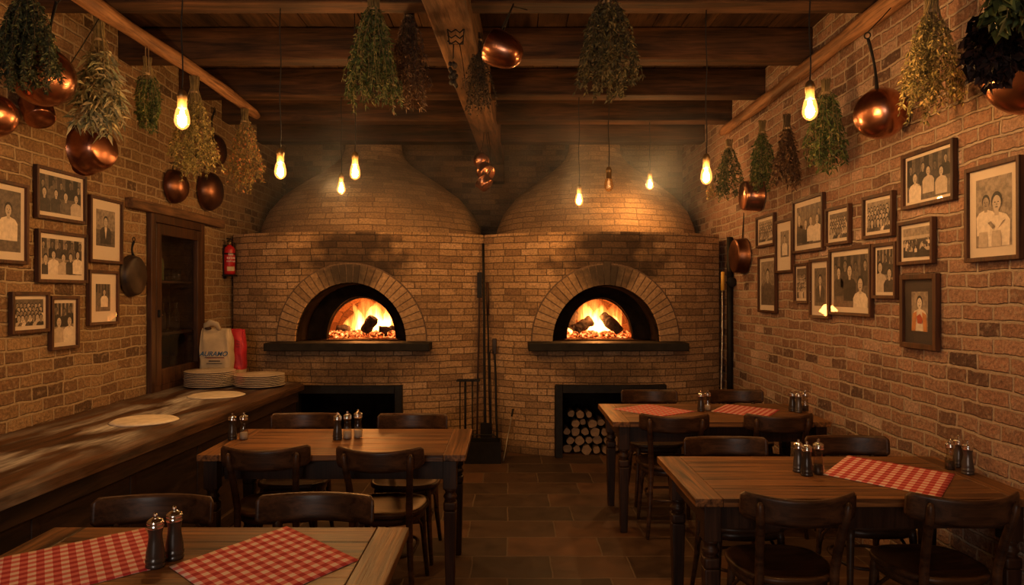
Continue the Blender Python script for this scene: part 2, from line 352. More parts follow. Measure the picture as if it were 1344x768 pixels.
# ------------------------------------------------------------------ mesh builder
class MB:
    def __init__(s): s.bm = bmesh.new(); s.uv = s.bm.loops.layers.uv.new('UVMap')
    def _new(s, verts): return [s.bm.verts.new(v) for v in verts]
    def face(s, vs, uv=None, mat=0, smooth=False):
        try: f = s.bm.faces.new(vs)
        except ValueError: return None
        f.material_index = mat; f.smooth = smooth
        if uv:
            for l, c in zip(f.loops, uv): l[s.uv].uv = c
        return f
    def quad(s, pts, uv=None, mat=0): return s.face(s._new(pts), uv, mat)
    def box(s, c, d, rot=None, mat=0, bev=0.0, taper=None):
        """c centre, d full size, taper = (sx, sy) scale of the bottom"""
        M = (rot.to_4x4() if rot is not None else Matrix())
        vs = []
        for z in (-.5, .5):
            k = taper if (taper and z < 0) else (1, 1)
            for x, y in ((-.5, -.5), (.5, -.5), (.5, .5), (-.5, .5)):
                vs.append(s.bm.verts.new(Vector(c) + (M @ Vector((x * d[0] * k[0], y * d[1] * k[1], z * d[2])))))
        fs = [(0, 3, 2, 1), (4, 5, 6, 7), (0, 1, 5, 4), (1, 2, 6, 5), (2, 3, 7, 6), (3, 0, 4, 7)]
        nf = [s.face([vs[i] for i in f], None, mat) for f in fs]
        if bev:
            es = list({e for f in nf for e in f.edges})
            r = bmesh.ops.bevel(s.bm, geom=es, offset=bev, segments=2, affect='EDGES', profile=.6, clamp_overlap=True)
            for f in r['faces']: f.material_index = mat; f.smooth = True
        return s
    def lathe(s, prof, seg=24, M=None, mat=0, caps=True, uvk=None, a0=0, a1=2 * PI, smooth=True):
        """prof list of (r, z)"""
        M = M or Matrix(); rings = []; full = abs(a1 - a0 - 2 * PI) < 1e-6
        n = seg if full else seg + 1
        acc = [0]
        for (r0, z0), (r1, z1) in zip(prof, prof[1:]): acc.append(acc[-1] + math.hypot(r1 - r0, z1 - z0))
        for r, z in prof:
            rings.append([s.bm.verts.new(M @ Vector((r * math.cos(a0 + (a1 - a0) * i / seg), r * math.sin(a0 + (a1 - a0) * i / seg), z))) for i in range(n)])
        k = uvk or max(r for r, z in prof)
        for j in range(len(prof) - 1):
            for i in range(seg):
                i2 = (i + 1) % n
                a, b_ = (a1 - a0) * i / seg * k, (a1 - a0) * (i + 1) / seg * k
                s.face([rings[j][i], rings[j][i2], rings[j + 1][i2], rings[j + 1][i]], [(a, acc[j]), (b_, acc[j]), (b_, acc[j + 1]), (a, acc[j + 1])], mat, smooth)
        if caps and full:
            if prof[0][0] > 1e-4: s.face(rings[0][::-1], None, mat)
            if prof[-1][0] > 1e-4: s.face(rings[-1], None, mat)
        return s
    def tube(s, pts, rad, seg=8, mat=0, squash=None):
        pts = [Vector(p) for p in pts]; n = len(pts)
        if not hasattr(rad, '__len__'): rad = [rad] * n
        rings = []; up = None
        for i, p in enumerate(pts):
            t = (pts[min(i + 1, n - 1)] - pts[max(i - 1, 0)]).normalized()
            if up is None: up = Vector((0, 0, 1)) if abs(t.z) < .9 else Vector((0, 1, 0))
            a = up.cross(t)
            if a.length < 1e-5: a = t.orthogonal()
            a.normalize(); b_ = t.cross(a).normalized(); up = b_
            rings.append([s.bm.verts.new(p + a * rad[i] * math.cos(2 * PI * k / seg) + b_ * rad[i] * math.sin(2 * PI * k / seg) * (squash or 1)) for k in range(seg)])
        for j in range(n - 1):
            for k in range(seg):
                s.face([rings[j][k], rings[j][(k + 1) % seg], rings[j + 1][(k + 1) % seg], rings[j + 1][k]], None, mat, True)
        s.face(rings[0][::-1], None, mat, True); s.face(rings[-1], None, mat, True)
        return s
    def ell(s, c, r, seg=16, rings=10, M=None, mat=0):
        prof = [(max(1e-5, math.sin(PI * i / rings)), -math.cos(PI * i / rings)) for i in range(rings + 1)]
        T = Matrix.Translation(Vector(c)) @ (M or Matrix()) @ Matrix.Diagonal((r[0], r[1], r[2], 1))
        return s.lathe(prof, seg, T, mat, caps=False)
    def grid(s, fn, nu, nv, mat=0, uvf=None, smooth=True, skip=None, flip=False):
        V = {}
        def g(i, j):
            if (i, j) not in V: V[(i, j)] = s.bm.verts.new(fn(i / nu, j / nv))
            return V[(i, j)]
        for i in range(nu):
            for j in range(nv):
                if skip and skip((i + .5) / nu, (j + .5) / nv): continue
                ij = [(i, j), (i + 1, j), (i + 1, j + 1), (i, j + 1)]
                if flip: ij.reverse()
                s.face([g(*q) for q in ij], [uvf(q[0] / nu, q[1] / nv) for q in ij] if uvf else None, mat, smooth)
        return s
    def boxuv(s):
        for f in s.bm.faces:
            f.normal_update(); n = f.normal; ax = max(range(3), key=lambda i: abs(n[i]))
            for l in f.loops:
                c = l.vert.co; l[s.uv].uv = ((c.y, c.z), (c.x, c.z), (c.x, c.y))[ax]
        return s
    def fixn(s): bmesh.ops.recalc_face_normals(s.bm, faces=s.bm.faces[:]); return s
    def build(s, name, mats, parent=None, loc=None, thick=0):
        me = bpy.data.meshes.new(name); s.bm.to_mesh(me); s.bm.free()
        for m in (mats if isinstance(mats, (list, tuple)) else [mats]): me.materials.append(m)
        o = bpy.data.objects.new(name, me); COL.objects.link(o)
        if parent: o.parent = parent
        if loc is not None: o.location = loc
        return o

def thing(name, label, cat, loc=(0, 0, 0), rot=(0, 0, 0), group=None):
    o = bpy.data.objects.new(name, None); COL.objects.link(o); o.location = loc; o.rotation_euler = rot
    o.empty_display_size = .1
    return tag(o, label, cat, group)
def tag(o, label, cat, group=None):
    o['label'] = label; o['category'] = cat
    if group: o['group'] = group
    return o
def structure(o): o['kind'] = 'structure'; return o
def dup(root, loc, rotz=None, label=None, group=None):
    def cp(o, par):
        c = o.copy(); COL.objects.link(c); c.parent = par
        for ch in list(o.children): cp(ch, c)
        return c
    r = cp(root, None); r.location = loc
    if rotz is not None: r.rotation_euler[2] = rotz
    if label: r['label'] = label
    if group: r['group'] = group
    return r

# ================================================================== SETTING
WT = .3
structure(MB().box((( XL + XR) / 2, (YB + YF) / 2, -.1), (XR - XL + .6, YB - YF + .6, .2)).boxuv().build('floor', M_floor))
cb = MB(); nx = 27; pw = (XR - XL + .6) / nx
for i in range(nx):
    cb.box((XL - .3 + pw * (i + .5), (YB + YF) / 2, ZC + .03 + .002 * (i % 3)), (pw - .006, YB - YF + .6, .06))
cb.box(((XL + XR) / 2, (YB + YF) / 2, ZC + .12), (XR - XL + .6, YB - YF + .6, .08))
structure(cb.build('ceiling', M_plank))
# left wall with the recess of the glazed wall cupboard
NY0, NY1, NZ0, NZ1 = 5.67, 6.66, .77, 2.235
wl = MB(); xc = XL - WT / 2
wl.box((xc, (YF + NY0) / 2, ZC / 2), (WT, NY0 - YF, ZC)); wl.box((xc, (NY1 + YB) / 2, ZC / 2), (WT, YB - NY1, ZC))
wl.box((xc, (NY0 + NY1) / 2, NZ0 / 2), (WT, NY1 - NY0, NZ0)); wl.box((xc, (NY0 + NY1) / 2, (NZ1 + ZC) / 2), (WT, NY1 - NY0, ZC - NZ1))
structure(wl.boxuv().build('wall_left', BR_L))
structure(MB().box((XR + WT / 2, (YB + YF) / 2, ZC / 2), (WT, YB - YF, ZC)).boxuv().build('wall_right', BR_R))
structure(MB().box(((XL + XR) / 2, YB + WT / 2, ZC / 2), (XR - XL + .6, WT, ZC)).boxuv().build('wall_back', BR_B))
wf = MB(); yc = YF - WT / 2; wx0, wx1, wz0, wz1 = -1.9, -0.1, 1.35, 2.55
wf.box(((XL + wx0) / 2, yc, ZC / 2), (wx0 - XL, WT, ZC)); wf.box(((wx1 + XR) / 2, yc, ZC / 2), (XR - wx1, WT, ZC))
wf.box(((wx0 + wx1) / 2, yc, wz0 / 2), (wx1 - wx0, WT, wz0)); wf.box(((wx0 + wx1) / 2, yc, (wz1 + ZC) / 2), (wx1 - wx0, WT, ZC - wz1))
structure(wf.boxuv().build('wall_front', BR_R))
wn = MB()
for x in (wx0 + .03, (wx0 + wx1) / 2, wx1 - .03): wn.box((x, yc, (wz0 + wz1) / 2), (.06, .06, wz1 - wz0))
for z in (wz0 + .03, wz1 - .03): wn.box(((wx0 + wx1) / 2, yc, z), (wx1 - wx0, .06, .06))
structure(wn.build('added_window_1', M_frame2))  # unseen window, added as the way in for the fill light
# dark timber lintel over the cupboard
structure(MB().box((XL + .012, 6.22, 2.275), (.1, 1.74, .08), bev=.008).build('trim_1', M_beamy))

# ================================================================== CEILING BEAMS
BZ = 3.315
beamY = [3.26, 4.23, 5.25, 6.22, 7.15, 8.14]
bl = ['wooden crossbeam running above the top edge of the photo',
      'pale edged ceiling crossbeam along the top edge of the photo, nearest in view',
      'ceiling crossbeam with a bright lit underside, second in view from the top',
      'ceiling crossbeam just below the brightest one, third in view',
      'dim ceiling crossbeam, second from the oven wall',
      'darkest ceiling crossbeam, right against the wall above the oven domes']
for y, lb in zip(beamY, bl):
    b = MB(); n = 24
    rnd = random.Random(int(y * 100))
    b.box(((XL + XR) / 2, y + .09, (BZ + ZC) / 2), (XR - XL, .175, ZC - BZ), bev=.012)
    o = b.build('ceiling_beam', M_beam); tag(o, lb, 'ceiling beam', 'crossbeams of the timber ceiling')
# central carrying beam, slightly askew
o = MB().box((0, 0, 0), (.245, 12.0, .345), bev=.015).build('main_beam', M_beamy, loc=(-.275, 3.15, 3.2 + .1725))
o.rotation_euler = (0, 0, math.atan2(-.17, 4.98)); tag(o, 'thick pale hewn timber running front to back under the crossbeams', 'ceiling beam')
MBX = lambda y: -.275 + (y - 3.15) * .034 - 0.0 - .06
# set so that the beam passes (-.36, 3.92) and (-.19, 8.9)
o.location.x = -.36 - (3.92 - 3.15) * .034
MBX = lambda y: -.36 + (y - 3.92) * .034
# post bracket where it meets the back wall
structure(MB().box((MBX(9.0) + .005, 9.08, 3.10), (.25, .24, .22), bev=.01).build('trim_2', M_plank))

# ================================================================== OVENS
def oven(Xc, W, dome_x, dome_k, oa, ob, ro, rob, fa, fb, shelf_w, niche, label, seed, keystone):
    T = thing('brick_oven', label, 'oven', (Xc, 6.95, 0), group='brick pizza ovens')
    Y0 = 0.0
    cy = lambda x: .40 * abs(x / W) ** 2.6
    zb, H = 1.12, 2.19
    nh0, nh1, nht = niche
    arc = [0.0]; n = 86
    xs = [-W + 2 * W * i / n for i in range(n + 1)]
    for a, b_ in zip(xs, xs[1:]): arc.append(arc[-1] + math.hypot(b_ - a, cy(b_) - cy(a)))
    uc = arc[n // 2]
    ma, mb_ = (oa + ro) / 2, (ob + rob) / 2
    nv = 73; dz = H / nv
    f = MB()
    def fn(u, v):
        x = -W + 2 * W * u; return Vector((x, cy(x), v * H))
    def uvf(u, v): return (arc[min(n, int(round(u * n)))] , v * H)
    def skip(u, v):
        x = -W + 2 * W * u; z = v * H
        if z > zb and (x / ma) ** 2 + ((z - zb) / mb_) ** 2 < 1: return True
        return nh0 < x < nh1 and z < nht
    f.grid(fn, n, nv, uvf=uvf, skip=skip, smooth=False)
    # side returns and the ledge that carries the dome
    for sx in (-1, 1):
        x = sx * W
        f.quad([(x, .40, 0), (x, 2.25, 0), (x, 2.25, H), (x, .40, H)], [(0, 0), (1.85, 0), (1.85, H), (0, H)])
    for i in range(n):
        a, b_ = xs[i], xs[i + 1]
        f.quad([(a, cy(a), H), (b_, cy(b_), H), (b_, 2.25, H), (a, 2.25, H)], [(a, cy(a)), (b_, cy(b_)), (b_, 2.25), (a, 2.25)])
    f.fixn().build('facade', oven_bricks('oven_brick', uc), T)
    # arch of standing bricks
    r = MB(); nb = 31
    for k in range(nb):
        a0, a1 = PI * k / nb + .007, PI * (k + 1) / nb - .007
        if True:
            pr = .012 + .008 * random.random(); up = 0
            if keystone and k == nb // 2: up = .03; pr = .03
            pts = []
            for yy, e in ((None, 0), (.13, 1)):
                for aa, (ra, rb) in ((a0, (oa, ob)), (a1, (oa, ob)), (a1, (ro + up, rob + up)), (a0, (ro + up, rob + up))):
                    x, z = ra * math.cos(aa), zb + rb * math.sin(aa)
                    pts.append(Vector((x, (cy(x) - pr) if yy is None else yy, z)))
            vs = r._new(pts)
            for q in ((0, 1, 2, 3), (7, 6, 5, 4), (0, 4, 5, 1), (1, 5, 6, 2), (2, 6, 7, 3), (3, 7, 4, 0)): r.face([vs[i] for i in q])
    r.fixn().build('arch_surround', RINGS, T)
    mr = MB(); mr.grid(lambda u, v: Vector(((oa * 1.004 + (ro + .012 - oa) * v) * math.cos(PI * u), cy((oa + (ro - oa) * v) * math.cos(PI * u)) - .004, zb + (ob * 1.004 + (rob + .012 - ob) * v) * math.sin(PI * u))), 48, 4)
    mr.build('arch_mortar', M_mortar, T)
    # sooty splayed throat and its back plate with the fire mouth
    t = MB(); D1 = .42
    def lerp(a, b_, k): return a + (b_ - a) * k
    def throat(u, v):
        a = PI * u; A, B = lerp(oa * .985, oa * .97, v), lerp(ob * .985, ob * .97, v)
        return Vector((A * math.cos(a), lerp(cy(A * math.cos(a)) + .03, D1, v), zb + B * math.sin(a)))
    t.grid(throat, 40, 6)
    def plate(u, v):
        a = PI * u; A, B = lerp(oa * .97, fa + .03, v), lerp(ob * .97, fb + .03, v)
        return Vector((A * math.cos(a), D1 + .10 * v, zb + B * math.sin(a)))
    t.grid(plate, 40, 5)
    t.build('throat', M_soot, T)
    # rim of the fire mouth
    rm = MB()
    for k in range(40):
        a0, a1 = PI * k / 40, PI * (k + 1) / 40
        def q(A, B, y, a): return Vector((A * math.cos(a), y, zb + B * math.sin(a)))
        rm.quad([q(fa + .03, fb + .03, .52, a0), q(fa + .03, fb + .03, .52, a1), q(fa, fb, .53, a1), q(fa, fb, .53, a0)])
        rm.quad([q(fa, fb, .53, a0), q(fa, fb, .53, a1), q(fa, fb, .62, a1), q(fa, fb, .62, a0)])
    rm.build('fire_mouth', M_soot, T)
    # chamber
    c = MB()
    prof = [(.62, fa, fb), (.64, fa + .12, fb + .06), (.8, fa + .28, fb + .10), (1.05, fa + .34, fb + .13), (1.35, fa + .28, fb + .1), (1.55, fa + .12, fb - .02), (1.66, .12, .2), (1.68, .01, .02)]
    def chf(u, v):
        k = v * (len(prof) - 1); i = min(int(k), len(prof) - 2); g = k - i
        y, A, B = (lerp(prof[i][j], prof[i + 1][j], g) for j in range(3))
        return Vector((A * math.cos(PI * u), y, zb - .02 + B * math.sin(PI * u)))
    c.grid(chf, 30, (len(prof) - 1) * 2, uvf=lambda u, v: (u * 2.2, v * 1.2))
    c.build('fire_chamber', M_firebrick, T)
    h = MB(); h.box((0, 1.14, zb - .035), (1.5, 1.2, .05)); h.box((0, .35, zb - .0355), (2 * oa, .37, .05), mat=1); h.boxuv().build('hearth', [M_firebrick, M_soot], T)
    # mantel shelf
    s = MB(); hw = shelf_w / 2
    s.box((0, .01, zb - .0405), (shelf_w, .32, .077), bev=.008)
    s.build('mantel_shelf', M_stone, T)
    # store recess with an iron frame
    nn = MB(); x0, x1, z1 = nh0, nh1, nht
    for (cc, dd) in (((x0 + .035, .02, z1 / 2), (.07, .1, z1)), ((x1 - .035, .02, z1 / 2), (.07, .1, z1)), (((x0 + x1) / 2, .022, z1 - .04), (x1 - x0 - .142, .1, .08))):
        nn.box(cc, dd, bev=.004)
    nn.build('store_frame', M_iron, T)
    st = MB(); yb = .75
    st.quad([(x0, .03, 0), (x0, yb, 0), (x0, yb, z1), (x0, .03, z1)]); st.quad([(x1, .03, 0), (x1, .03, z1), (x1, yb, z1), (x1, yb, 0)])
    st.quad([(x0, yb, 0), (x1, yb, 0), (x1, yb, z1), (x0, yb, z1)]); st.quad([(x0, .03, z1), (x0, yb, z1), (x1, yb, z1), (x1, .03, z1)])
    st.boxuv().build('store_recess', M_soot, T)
    # dome and flue neck
    DY = 8.65 - 6.95
    pr = [(1.33, 1.95), (1.33, 2.22), (1.30, 2.36), (1.22, 2.53), (1.06, 2.715), (.80, 2.90), (.60, 3.03), (.46, 3.13)]
    nk = [(.46, 3.13), (.385, 3.21), (.345, 3.30), (.335, 3.42), (.335, 3.54)]
    d = MB(); d.lathe([(a * dome_k, z) for a, z in pr], 72, Matrix.Translation((dome_x - Xc, DY, 0)), caps=False, uvk=1.1)
    d.build('dome', BR_D, T)
    d = MB(); d.lathe([(a * dome_k, z) for a, z in nk], 48, Matrix.Translation((dome_x - Xc, DY, 0)), caps=False, uvk=.34)
    d.build('flue_neck', BR_D, T)
    return T
oven(-1.545, 1.285, -1.63, .985, .543, .577, .73, .755, .36, .44, 1.575, (-.56, .51, .70),
     'round brick pizza oven on the left, with the flour bags and counter beside it', 1, False)
oven(.995 - .045, 1.205 + .0, 1.03, .90, .525, .555, .72, .75, .345, .43, 1.53, (-.50, .575, .705),
     'round brick pizza oven on the right, with firewood in its lower recess', 2, True)

# fires
def fire(Xc, kind):
    base = Vector((Xc, 6.95 + 1.0, 1.112))
    rnd = random.Random(11 + kind)
    e = MB()
    for k in range(95):
        a = rnd.uniform(-.36, .36); yy = rnd.uniform(-.33, .18); s = rnd.uniform(.018, .055)
        e.ell((a, yy, s * .82), (s, s * rnd.uniform(.7, 1.2), s * .8), 7, 5, Matrix.Rotation(rnd.uniform(0, 3), 4, 'Z'))
    tag(e.build('ember_bed', M_ember, loc=base), ['bed of glowing embers in the left oven', 'bed of glowing embers in the right oven'][kind], 'embers')['kind'] = 'stuff'
    logs = [[(-.01, -.22, .07, .09, -.25, .22), (-.20, -.1, .065, -.34, -.14, .08), (.14, -.2, .065, .31, -.17, .07)],
            [(-.25, -.2, .07, -.06, -.12, .18), (.07, -.14, .24, .24, -.27, .075), (-.30, .0, .06, -.22, .1, .26)]][kind]
    names = [['short charred log standing on end in the left oven fire', 'thin burning log lying at the left of the left oven fire', 'charred log lying at the right of the left oven fire'],
             ['charred log leaning at the left of the right oven fire', 'thick charred log slanting down to the right in the right oven fire', 'burnt log standing by the left inner edge of the right oven mouth']][kind]
    for (x0, y0, z0, x1, y1, z1), lb in zip(logs, names):
        m = MB(); p0, p1 = Vector((x0, y0, z0)), Vector((x1, y1, z1)); pts = [p0.lerp(p1, i / 5) for i in range(6)]
        m.tube(pts, [.060 + rnd.uniform(-.012, .010) for _ in pts], 9)
        for v in m.bm.verts: v.co += Vector([rnd.uniform(-.006, .006) for _ in range(3)])
        tag(m.build('burning_log', M_char, loc=base), lb, 'log', 'burning logs in the ovens')
    fl = [[(-.115, -.05, .055, .38, 0), (.07, .0, .10, .40, 0), (.17, -.05, .085, .30, 0), (-.03, .1, .17, .46, 1), (.16, .08, .15, .44, 1), (-.2, .1, .12, .30, 1)],
          [(-.06, -.02, .085, .40, 0), (.07, .02, .08, .37, 0), (.18, -.04, .06, .24, 0), (-.32, -.15, .045, .14, 0), (.02, .1, .2, .48, 1), (.2, .08, .13, .38, 1)]][kind]
    side = ['left', 'right'][kind]
    FT = thing('fire', 'bright wood fire burning inside the %s oven' % side, 'fire', base)
    for k, (x, y, r_, h, soft) in enumerate(fl):
        m = MB(); prof = []
        for i in range(11):
            t = i / 10; rr = r_ * (math.sin(PI * min(1, (t * .78 + .22))) ** .8 if t < 1 else 0)
            prof.append((max(.001, rr), t * h))
        m.lathe(prof, 14)
        for v in m.bm.verts:
            t = v.co.z / h; v.co.x += .05 * math.sin(t * 5 + k * 2) * t; v.co.y += .03 * math.sin(t * 4 + k)
        o = m.build('flame', M_fl_soft if soft else M_fl_core, FT, loc=(x, y, .0))
    light('fire_glow', 'POINT', (0, -.15, .24), FIRE_W, FIRE_COL, .12, parent=FT)
fire(-1.545 - .0, 0); fire(.95, 1)

# ================================================================== LOGS IN THE RIGHT RECESS
rnd = random.Random(5)
def firewood(x, z, r_, lb, grp='firewood under the right oven', y0=7.0):
    T = thing('firewood_log', lb, 'log', (x, y0, z), group=grp)
    L = rnd.uniform(.34, .42); k = 11
    shape = [1 + rnd.uniform(-.2, .06) for _ in range(k)]
    m = MB(); rg = []
    for y in (0, L):
        rg.append([m.bm.verts.new((r_ * shape[i] * math.cos(2 * PI * i / k), y, r_ * shape[i] * math.sin(2 * PI * i / k))) for i in range(k)])
    for i in range(k): m.face([rg[0][i], rg[0][(i + 1) % k], rg[1][(i + 1) % k], rg[1][i]], None, 0, True)
    m.face(rg[1]); m.build('bark', M_bark, T)
    m = MB(); vs = [m.bm.verts.new((r_ * .985 * shape[i] * math.cos(2 * PI * i / k), -.001, r_ * .985 * shape[i] * math.sin(2 * PI * i / k))) for i in range(k)]
    m.face(vs); m.fixn().build('cut_face', M_cut, T)
row_r = [[.046, .038, .05, .04, .048, .036, .045, .04, .05], [.04, .048, .036, .046, .04, .05, .038, .044], [.036, .045, .04, .05, .038, .046, .036], [.04, .034, .046, .038, .042], [.036, .042, .034]]
z = 0; rn = ['bottom row', 'second row', 'third row', 'fourth row', 'top row']
for j, row in enumerate(row_r):
    x = .95 - .50 + .085 + (.03 if j % 2 else 0) + (0 if j < 3 else .05)
    for r_ in row:
        firewood(x + r_ + rnd.uniform(-.003, .003), .050 + j * .0865, r_, 'round firewood log in the %s of the pile under the right oven' % rn[j], 'firewood ' + rn[j] + ' under the right oven', 7.06 + rnd.uniform(-.03, .08)); x += 2 * r_ + .007

# ================================================================== POLES
def pole(name, x, z, y0, y1, r0, r1, lb, seed):
    rnd = random.Random(seed); n = 40; pts = []; rad = []
    for i in range(n + 1):
        t = i / n
        pts.append((x + .012 * math.sin(t * 9 + seed) , y0 + (y1 - y0) * t, z + .012 * math.sin(t * 7 + 2 * seed)))
        rad.append((r0 + (r1 - r0) * t) * (1 + .07 * math.sin(t * 31 + seed) + rnd.uniform(-.03, .03)))
    rad[-1] *= .7
    o = MB().tube(pts, rad, 14).build(name, M_pole); return tag(o, lb, 'pole')
PLX, PLZ, PRX, PRZ = -2.37, 3.262, 2.16, 3.225
pole('hanging_pole', PLX, PLZ, 2.2, 6.75, .052, .044, 'rough wooden pole under the ceiling hung with herbs on the left', 1)
pole('hanging_pole', PRX, PRZ, 2.2, 7.22, .058, .046, 'rough wooden pole along the top of the right brick wall', 2)

# ================================================================== PENDANT LAMPS
def lamp(px, py, d, on, lb, z_top=BZ, w=1.0, power=None, part_of='pendant bulbs'):
    """px, py = centre of the bulb glass"""
    c = P(px, py, d); return lamp_at(c, on, lb, z_top, power)
def lamp_at(c, on, lb, z_top=BZ, power=None):
    g0 = c.z - .062
    T = thing('pendant_lamp', lb, 'lamp', (c.x, c.y, g0), group='bare pendant bulbs')
    prof = [(.001, 0), (.008, .002), (.020, .009), (.029, .020), (.0345, .034), (.0350, .044), (.033, .062), (.029, .082), (.0255, .096), (.0205, .102)]
    bulb = MB().lathe(prof, 24, caps=False).build('bulb', M_bulbon if on else M_bulboff, T)
    fm = MB()
    for k in range(8):
        a0, a1 = 2 * PI * k / 8, 2 * PI * (k + .5) / 8
        fm.tube([(.0065 * math.cos(a0), .0065 * math.sin(a0), .084), (.015 * math.cos(a1), .015 * math.sin(a1), .026)], .0011 if not on else .0036, 5)
    fm.tube([(0, 0, .03), (0, 0, .104)], .0022, 6)
    fm.build('filament', M_fil if on else M_filoff, bulb)
    MB().lathe([(.0205, .100), (.0205, .142), (.0225, .144), (.0235, .162), (.017, .18), (.006, .19)], 18).build('socket', M_brass, T)
    rnd = random.Random(int(c.x * 1000))
    n = 10; zt = z_top - g0 + .01
    MB().tube([(.004 * math.sin(i * 1.3) * (i not in (0, n)), 0, .188 + (zt - .188) * i / n) for i in range(n + 1)], .0035, 6).build('cord', M_cord, T)
    if on:
        light('bulb_light', 'POINT', (0, 0, .055), power or BULB_W, BULB_COL, .028, parent=T)
    return T
lamp(239, 153, 3.35, 1, 'lit pendant bulb in front of the left pole, largest on the left')
lamp(1063, 141, 3.35, 1, 'lit pendant bulb in front of the green herbs at right, largest on that side')
lamp(368, 222, 4.32, 1, 'lit pendant bulb nearest the left edge of the left oven dome')
lamp(466, 224, 4.80, 1, 'lit pendant bulb hanging before the left dome, upper of the two close together', BZ + .235)
lamp(448, 246, 6.3, 1, 'small lit pendant bulb low before the left dome, beside a larger one')
lamp(760, 261, 6.3, 1, 'lit pendant bulb hanging lowest before the right oven dome')
lamp(799, 241, 5.33, 0, 'unlit clear pendant bulb before the right oven dome')
lamp(853, 241, 7.2, 1, 'small lit pendant bulb over the right shoulder of the right dome')
lamp(927, 229, 4.35, 1, 'lit pendant bulb beside the tip of the right pole')
# lamps of the same kind added behind the viewer as fill light
for k, (x, y) in enumerate(((-1.4, .9), (1.3, .8), (-1.3, -1.4), (1.2, -1.5))):
    lamp_at(Vector((x, y, 2.62)), 1, ['added fill bulb behind the viewer on the left', 'added fill bulb behind the viewer on the right', 'added fill bulb far behind the viewer on the left', 'added fill bulb far behind the viewer on the right'][k], ZC, FILL_BULB_W)

# ================================================================== WALL CUPBOARD
T = thing('wall_cupboard', 'tall glazed wooden cupboard let into the left brick wall', 'cabinet', (XL, (NY0 + NY1) / 2, NZ0))
HW = (NY1 - NY0) / 2; HH = NZ1 - NZ0
m = MB()
m.box((-.14, 0, .012), (.29, 2 * HW, .024)); m.box((-.14, 0, HH - .012), (.29, 2 * HW, .024))
m.box((-.14, -HW + .012, HH / 2), (.29, .024, HH)); m.box((-.14, HW - .012, HH / 2), (.29, .024, HH)); m.box((-.28, 0, HH / 2), (.012, 2 * HW, HH))
m.build('carcass', M_panel, T)
m = MB()
m.box((.012, -HW + .035, HH / 2), (.06, .07, HH), bev=.006); m.box((.012, HW - .035, HH / 2), (.06, .07, HH), bev=.006)
m.box((.012, 0, HH - .035), (.06, 2 * HW - .14, .07), bev=.006); m.box((.012, 0, .04), (.06, 2 * HW - .14, .08), bev=.006)
m.build('frame', M_frame2, T)
dd = thing('door', '', ''); del dd['label']; del dd['category']; dd.parent = T; dd.location = (0, 0, 0)
bpy.data.objects.remove(dd)
m = MB(); IW = HW - .072
m.box((.022, -IW + .045, HH / 2), (.045, .09, HH - .15), bev=.006); m.box((.022, IW - .04, HH / 2), (.045, .08, HH - .15), bev=.006)
m.box((.022, 0, HH - .12), (.045, 2 * IW - .16, .09), bev=.006); m.box((.022, 0, .14), (.045, 2 * IW - .16, .13), bev=.006)
door = m.build('door', M_frame2, T)
MB().box((.018, 0, HH / 2), (.004, 2 * IW - .15, HH - .33)).build('glass_pane', M_glass, door)
MB().box((.052, -IW + .03, .66), (.02, .018, .06), bev=.004).build('latch', M_iron, door)
for z in (.48, .92): MB().box((-.14, 0, z), (.25, 2 * HW - .05, .018)).build('shelf', M_panel, T)
bot = [(0, .012), (.034, .014), (.036, .03), (.036, .16), (.03, .19), (.014, .215), (.013, .27), (.016, .272), (.016, .285), (0, .286)]
def bottle(y, x, z, s, lb, mt, grp, prof=None, nm='bottle', cat='bottle'):
    pr = [(r_ * s, zz * s - .012 * s) for r_, zz in (prof or bot)]; pr[0] = (.001, 0)
    if pr[-1][0] < 1e-4: pr[-1] = (.001, pr[-1][1])
    o = MB().lathe(pr, 16, caps=False).build(nm, mt, loc=(XL + x, y, NZ0 + z)); tag(o, lb, cat, grp)
glassp = [(0, .0), (.03, .0), (.032, .003), (.034, .11), (.032, .11), (.029, .006)]
for k in range(4): bottle(5.86 + k * .09, -.12, .93, 1.0, 'slim bottle on the top shelf of the glazed cupboard', M_bottle, 'bottles on the top cupboard shelf')
for k in range(5): bottle(5.85 + k * .13, -.09, .93 if False else .49, .92, 'clear bottle on the middle shelf of the glazed cupboard', M_clearg, 'bottles on the middle cupboard shelf')
for k in range(3): bottle(6.22 + k * .1, -.11, .93, 1.1, 'drinking glass on the top shelf of the glazed cupboard', M_clearg, 'glasses on the top cupboard shelf', glassp, 'drinking_glass', 'glass')

# ================================================================== COUNTER
T = thing('counter', 'long dark wooden counter dusted with flour along the left wall', 'counter', (0, 0, 0))
CZ = .80
m = MB(); top = [(-2.865, 1.0), (-2.02, 1.0), (-1.985, 2.6), (-1.795, 6.28), (-1.86, 6.36), (-2.865, 6.78)]
def prism(m, poly, z0, z1, mat=0):
    a = m._new([(x, y, z0) for x, y in poly]); b_ = m._new([(x, y, z1) for x, y in poly]); n = len(poly)
    fs = [m.face(a[::-1], None, mat), m.face(b_, None, mat)] + [m.face([a[i], a[(i + 1) % n], b_[(i + 1) % n], b_[i]], None, mat) for i in range(n)]
    return fs
fs = prism(m, top, CZ - .05, CZ)
bmesh.ops.bevel(m.bm, geom=[e for e in m.bm.edges if all(v.co.z > CZ - .001 for v in e.verts)], offset=.008, segments=2, affect='EDGES')
m.build('worktop', M_counter, T)
m = MB(); prism(m, [(-2.86, 1.03), (-2.07, 1.03), (-2.035, 2.6), (-1.85, 6.22), (-1.9, 6.28), (-2.86, 6.68)], .0, CZ - .05)
m.build('base', M_panel, T)
m = MB()
for k in range(7):
    y = 1.6 + k * .72; x = -2.055 + (y - 2.6) * .051 if y > 2.6 else -2.06
    m.box((x + .01, y, .37), (.03, .05, .70), bev=.004)
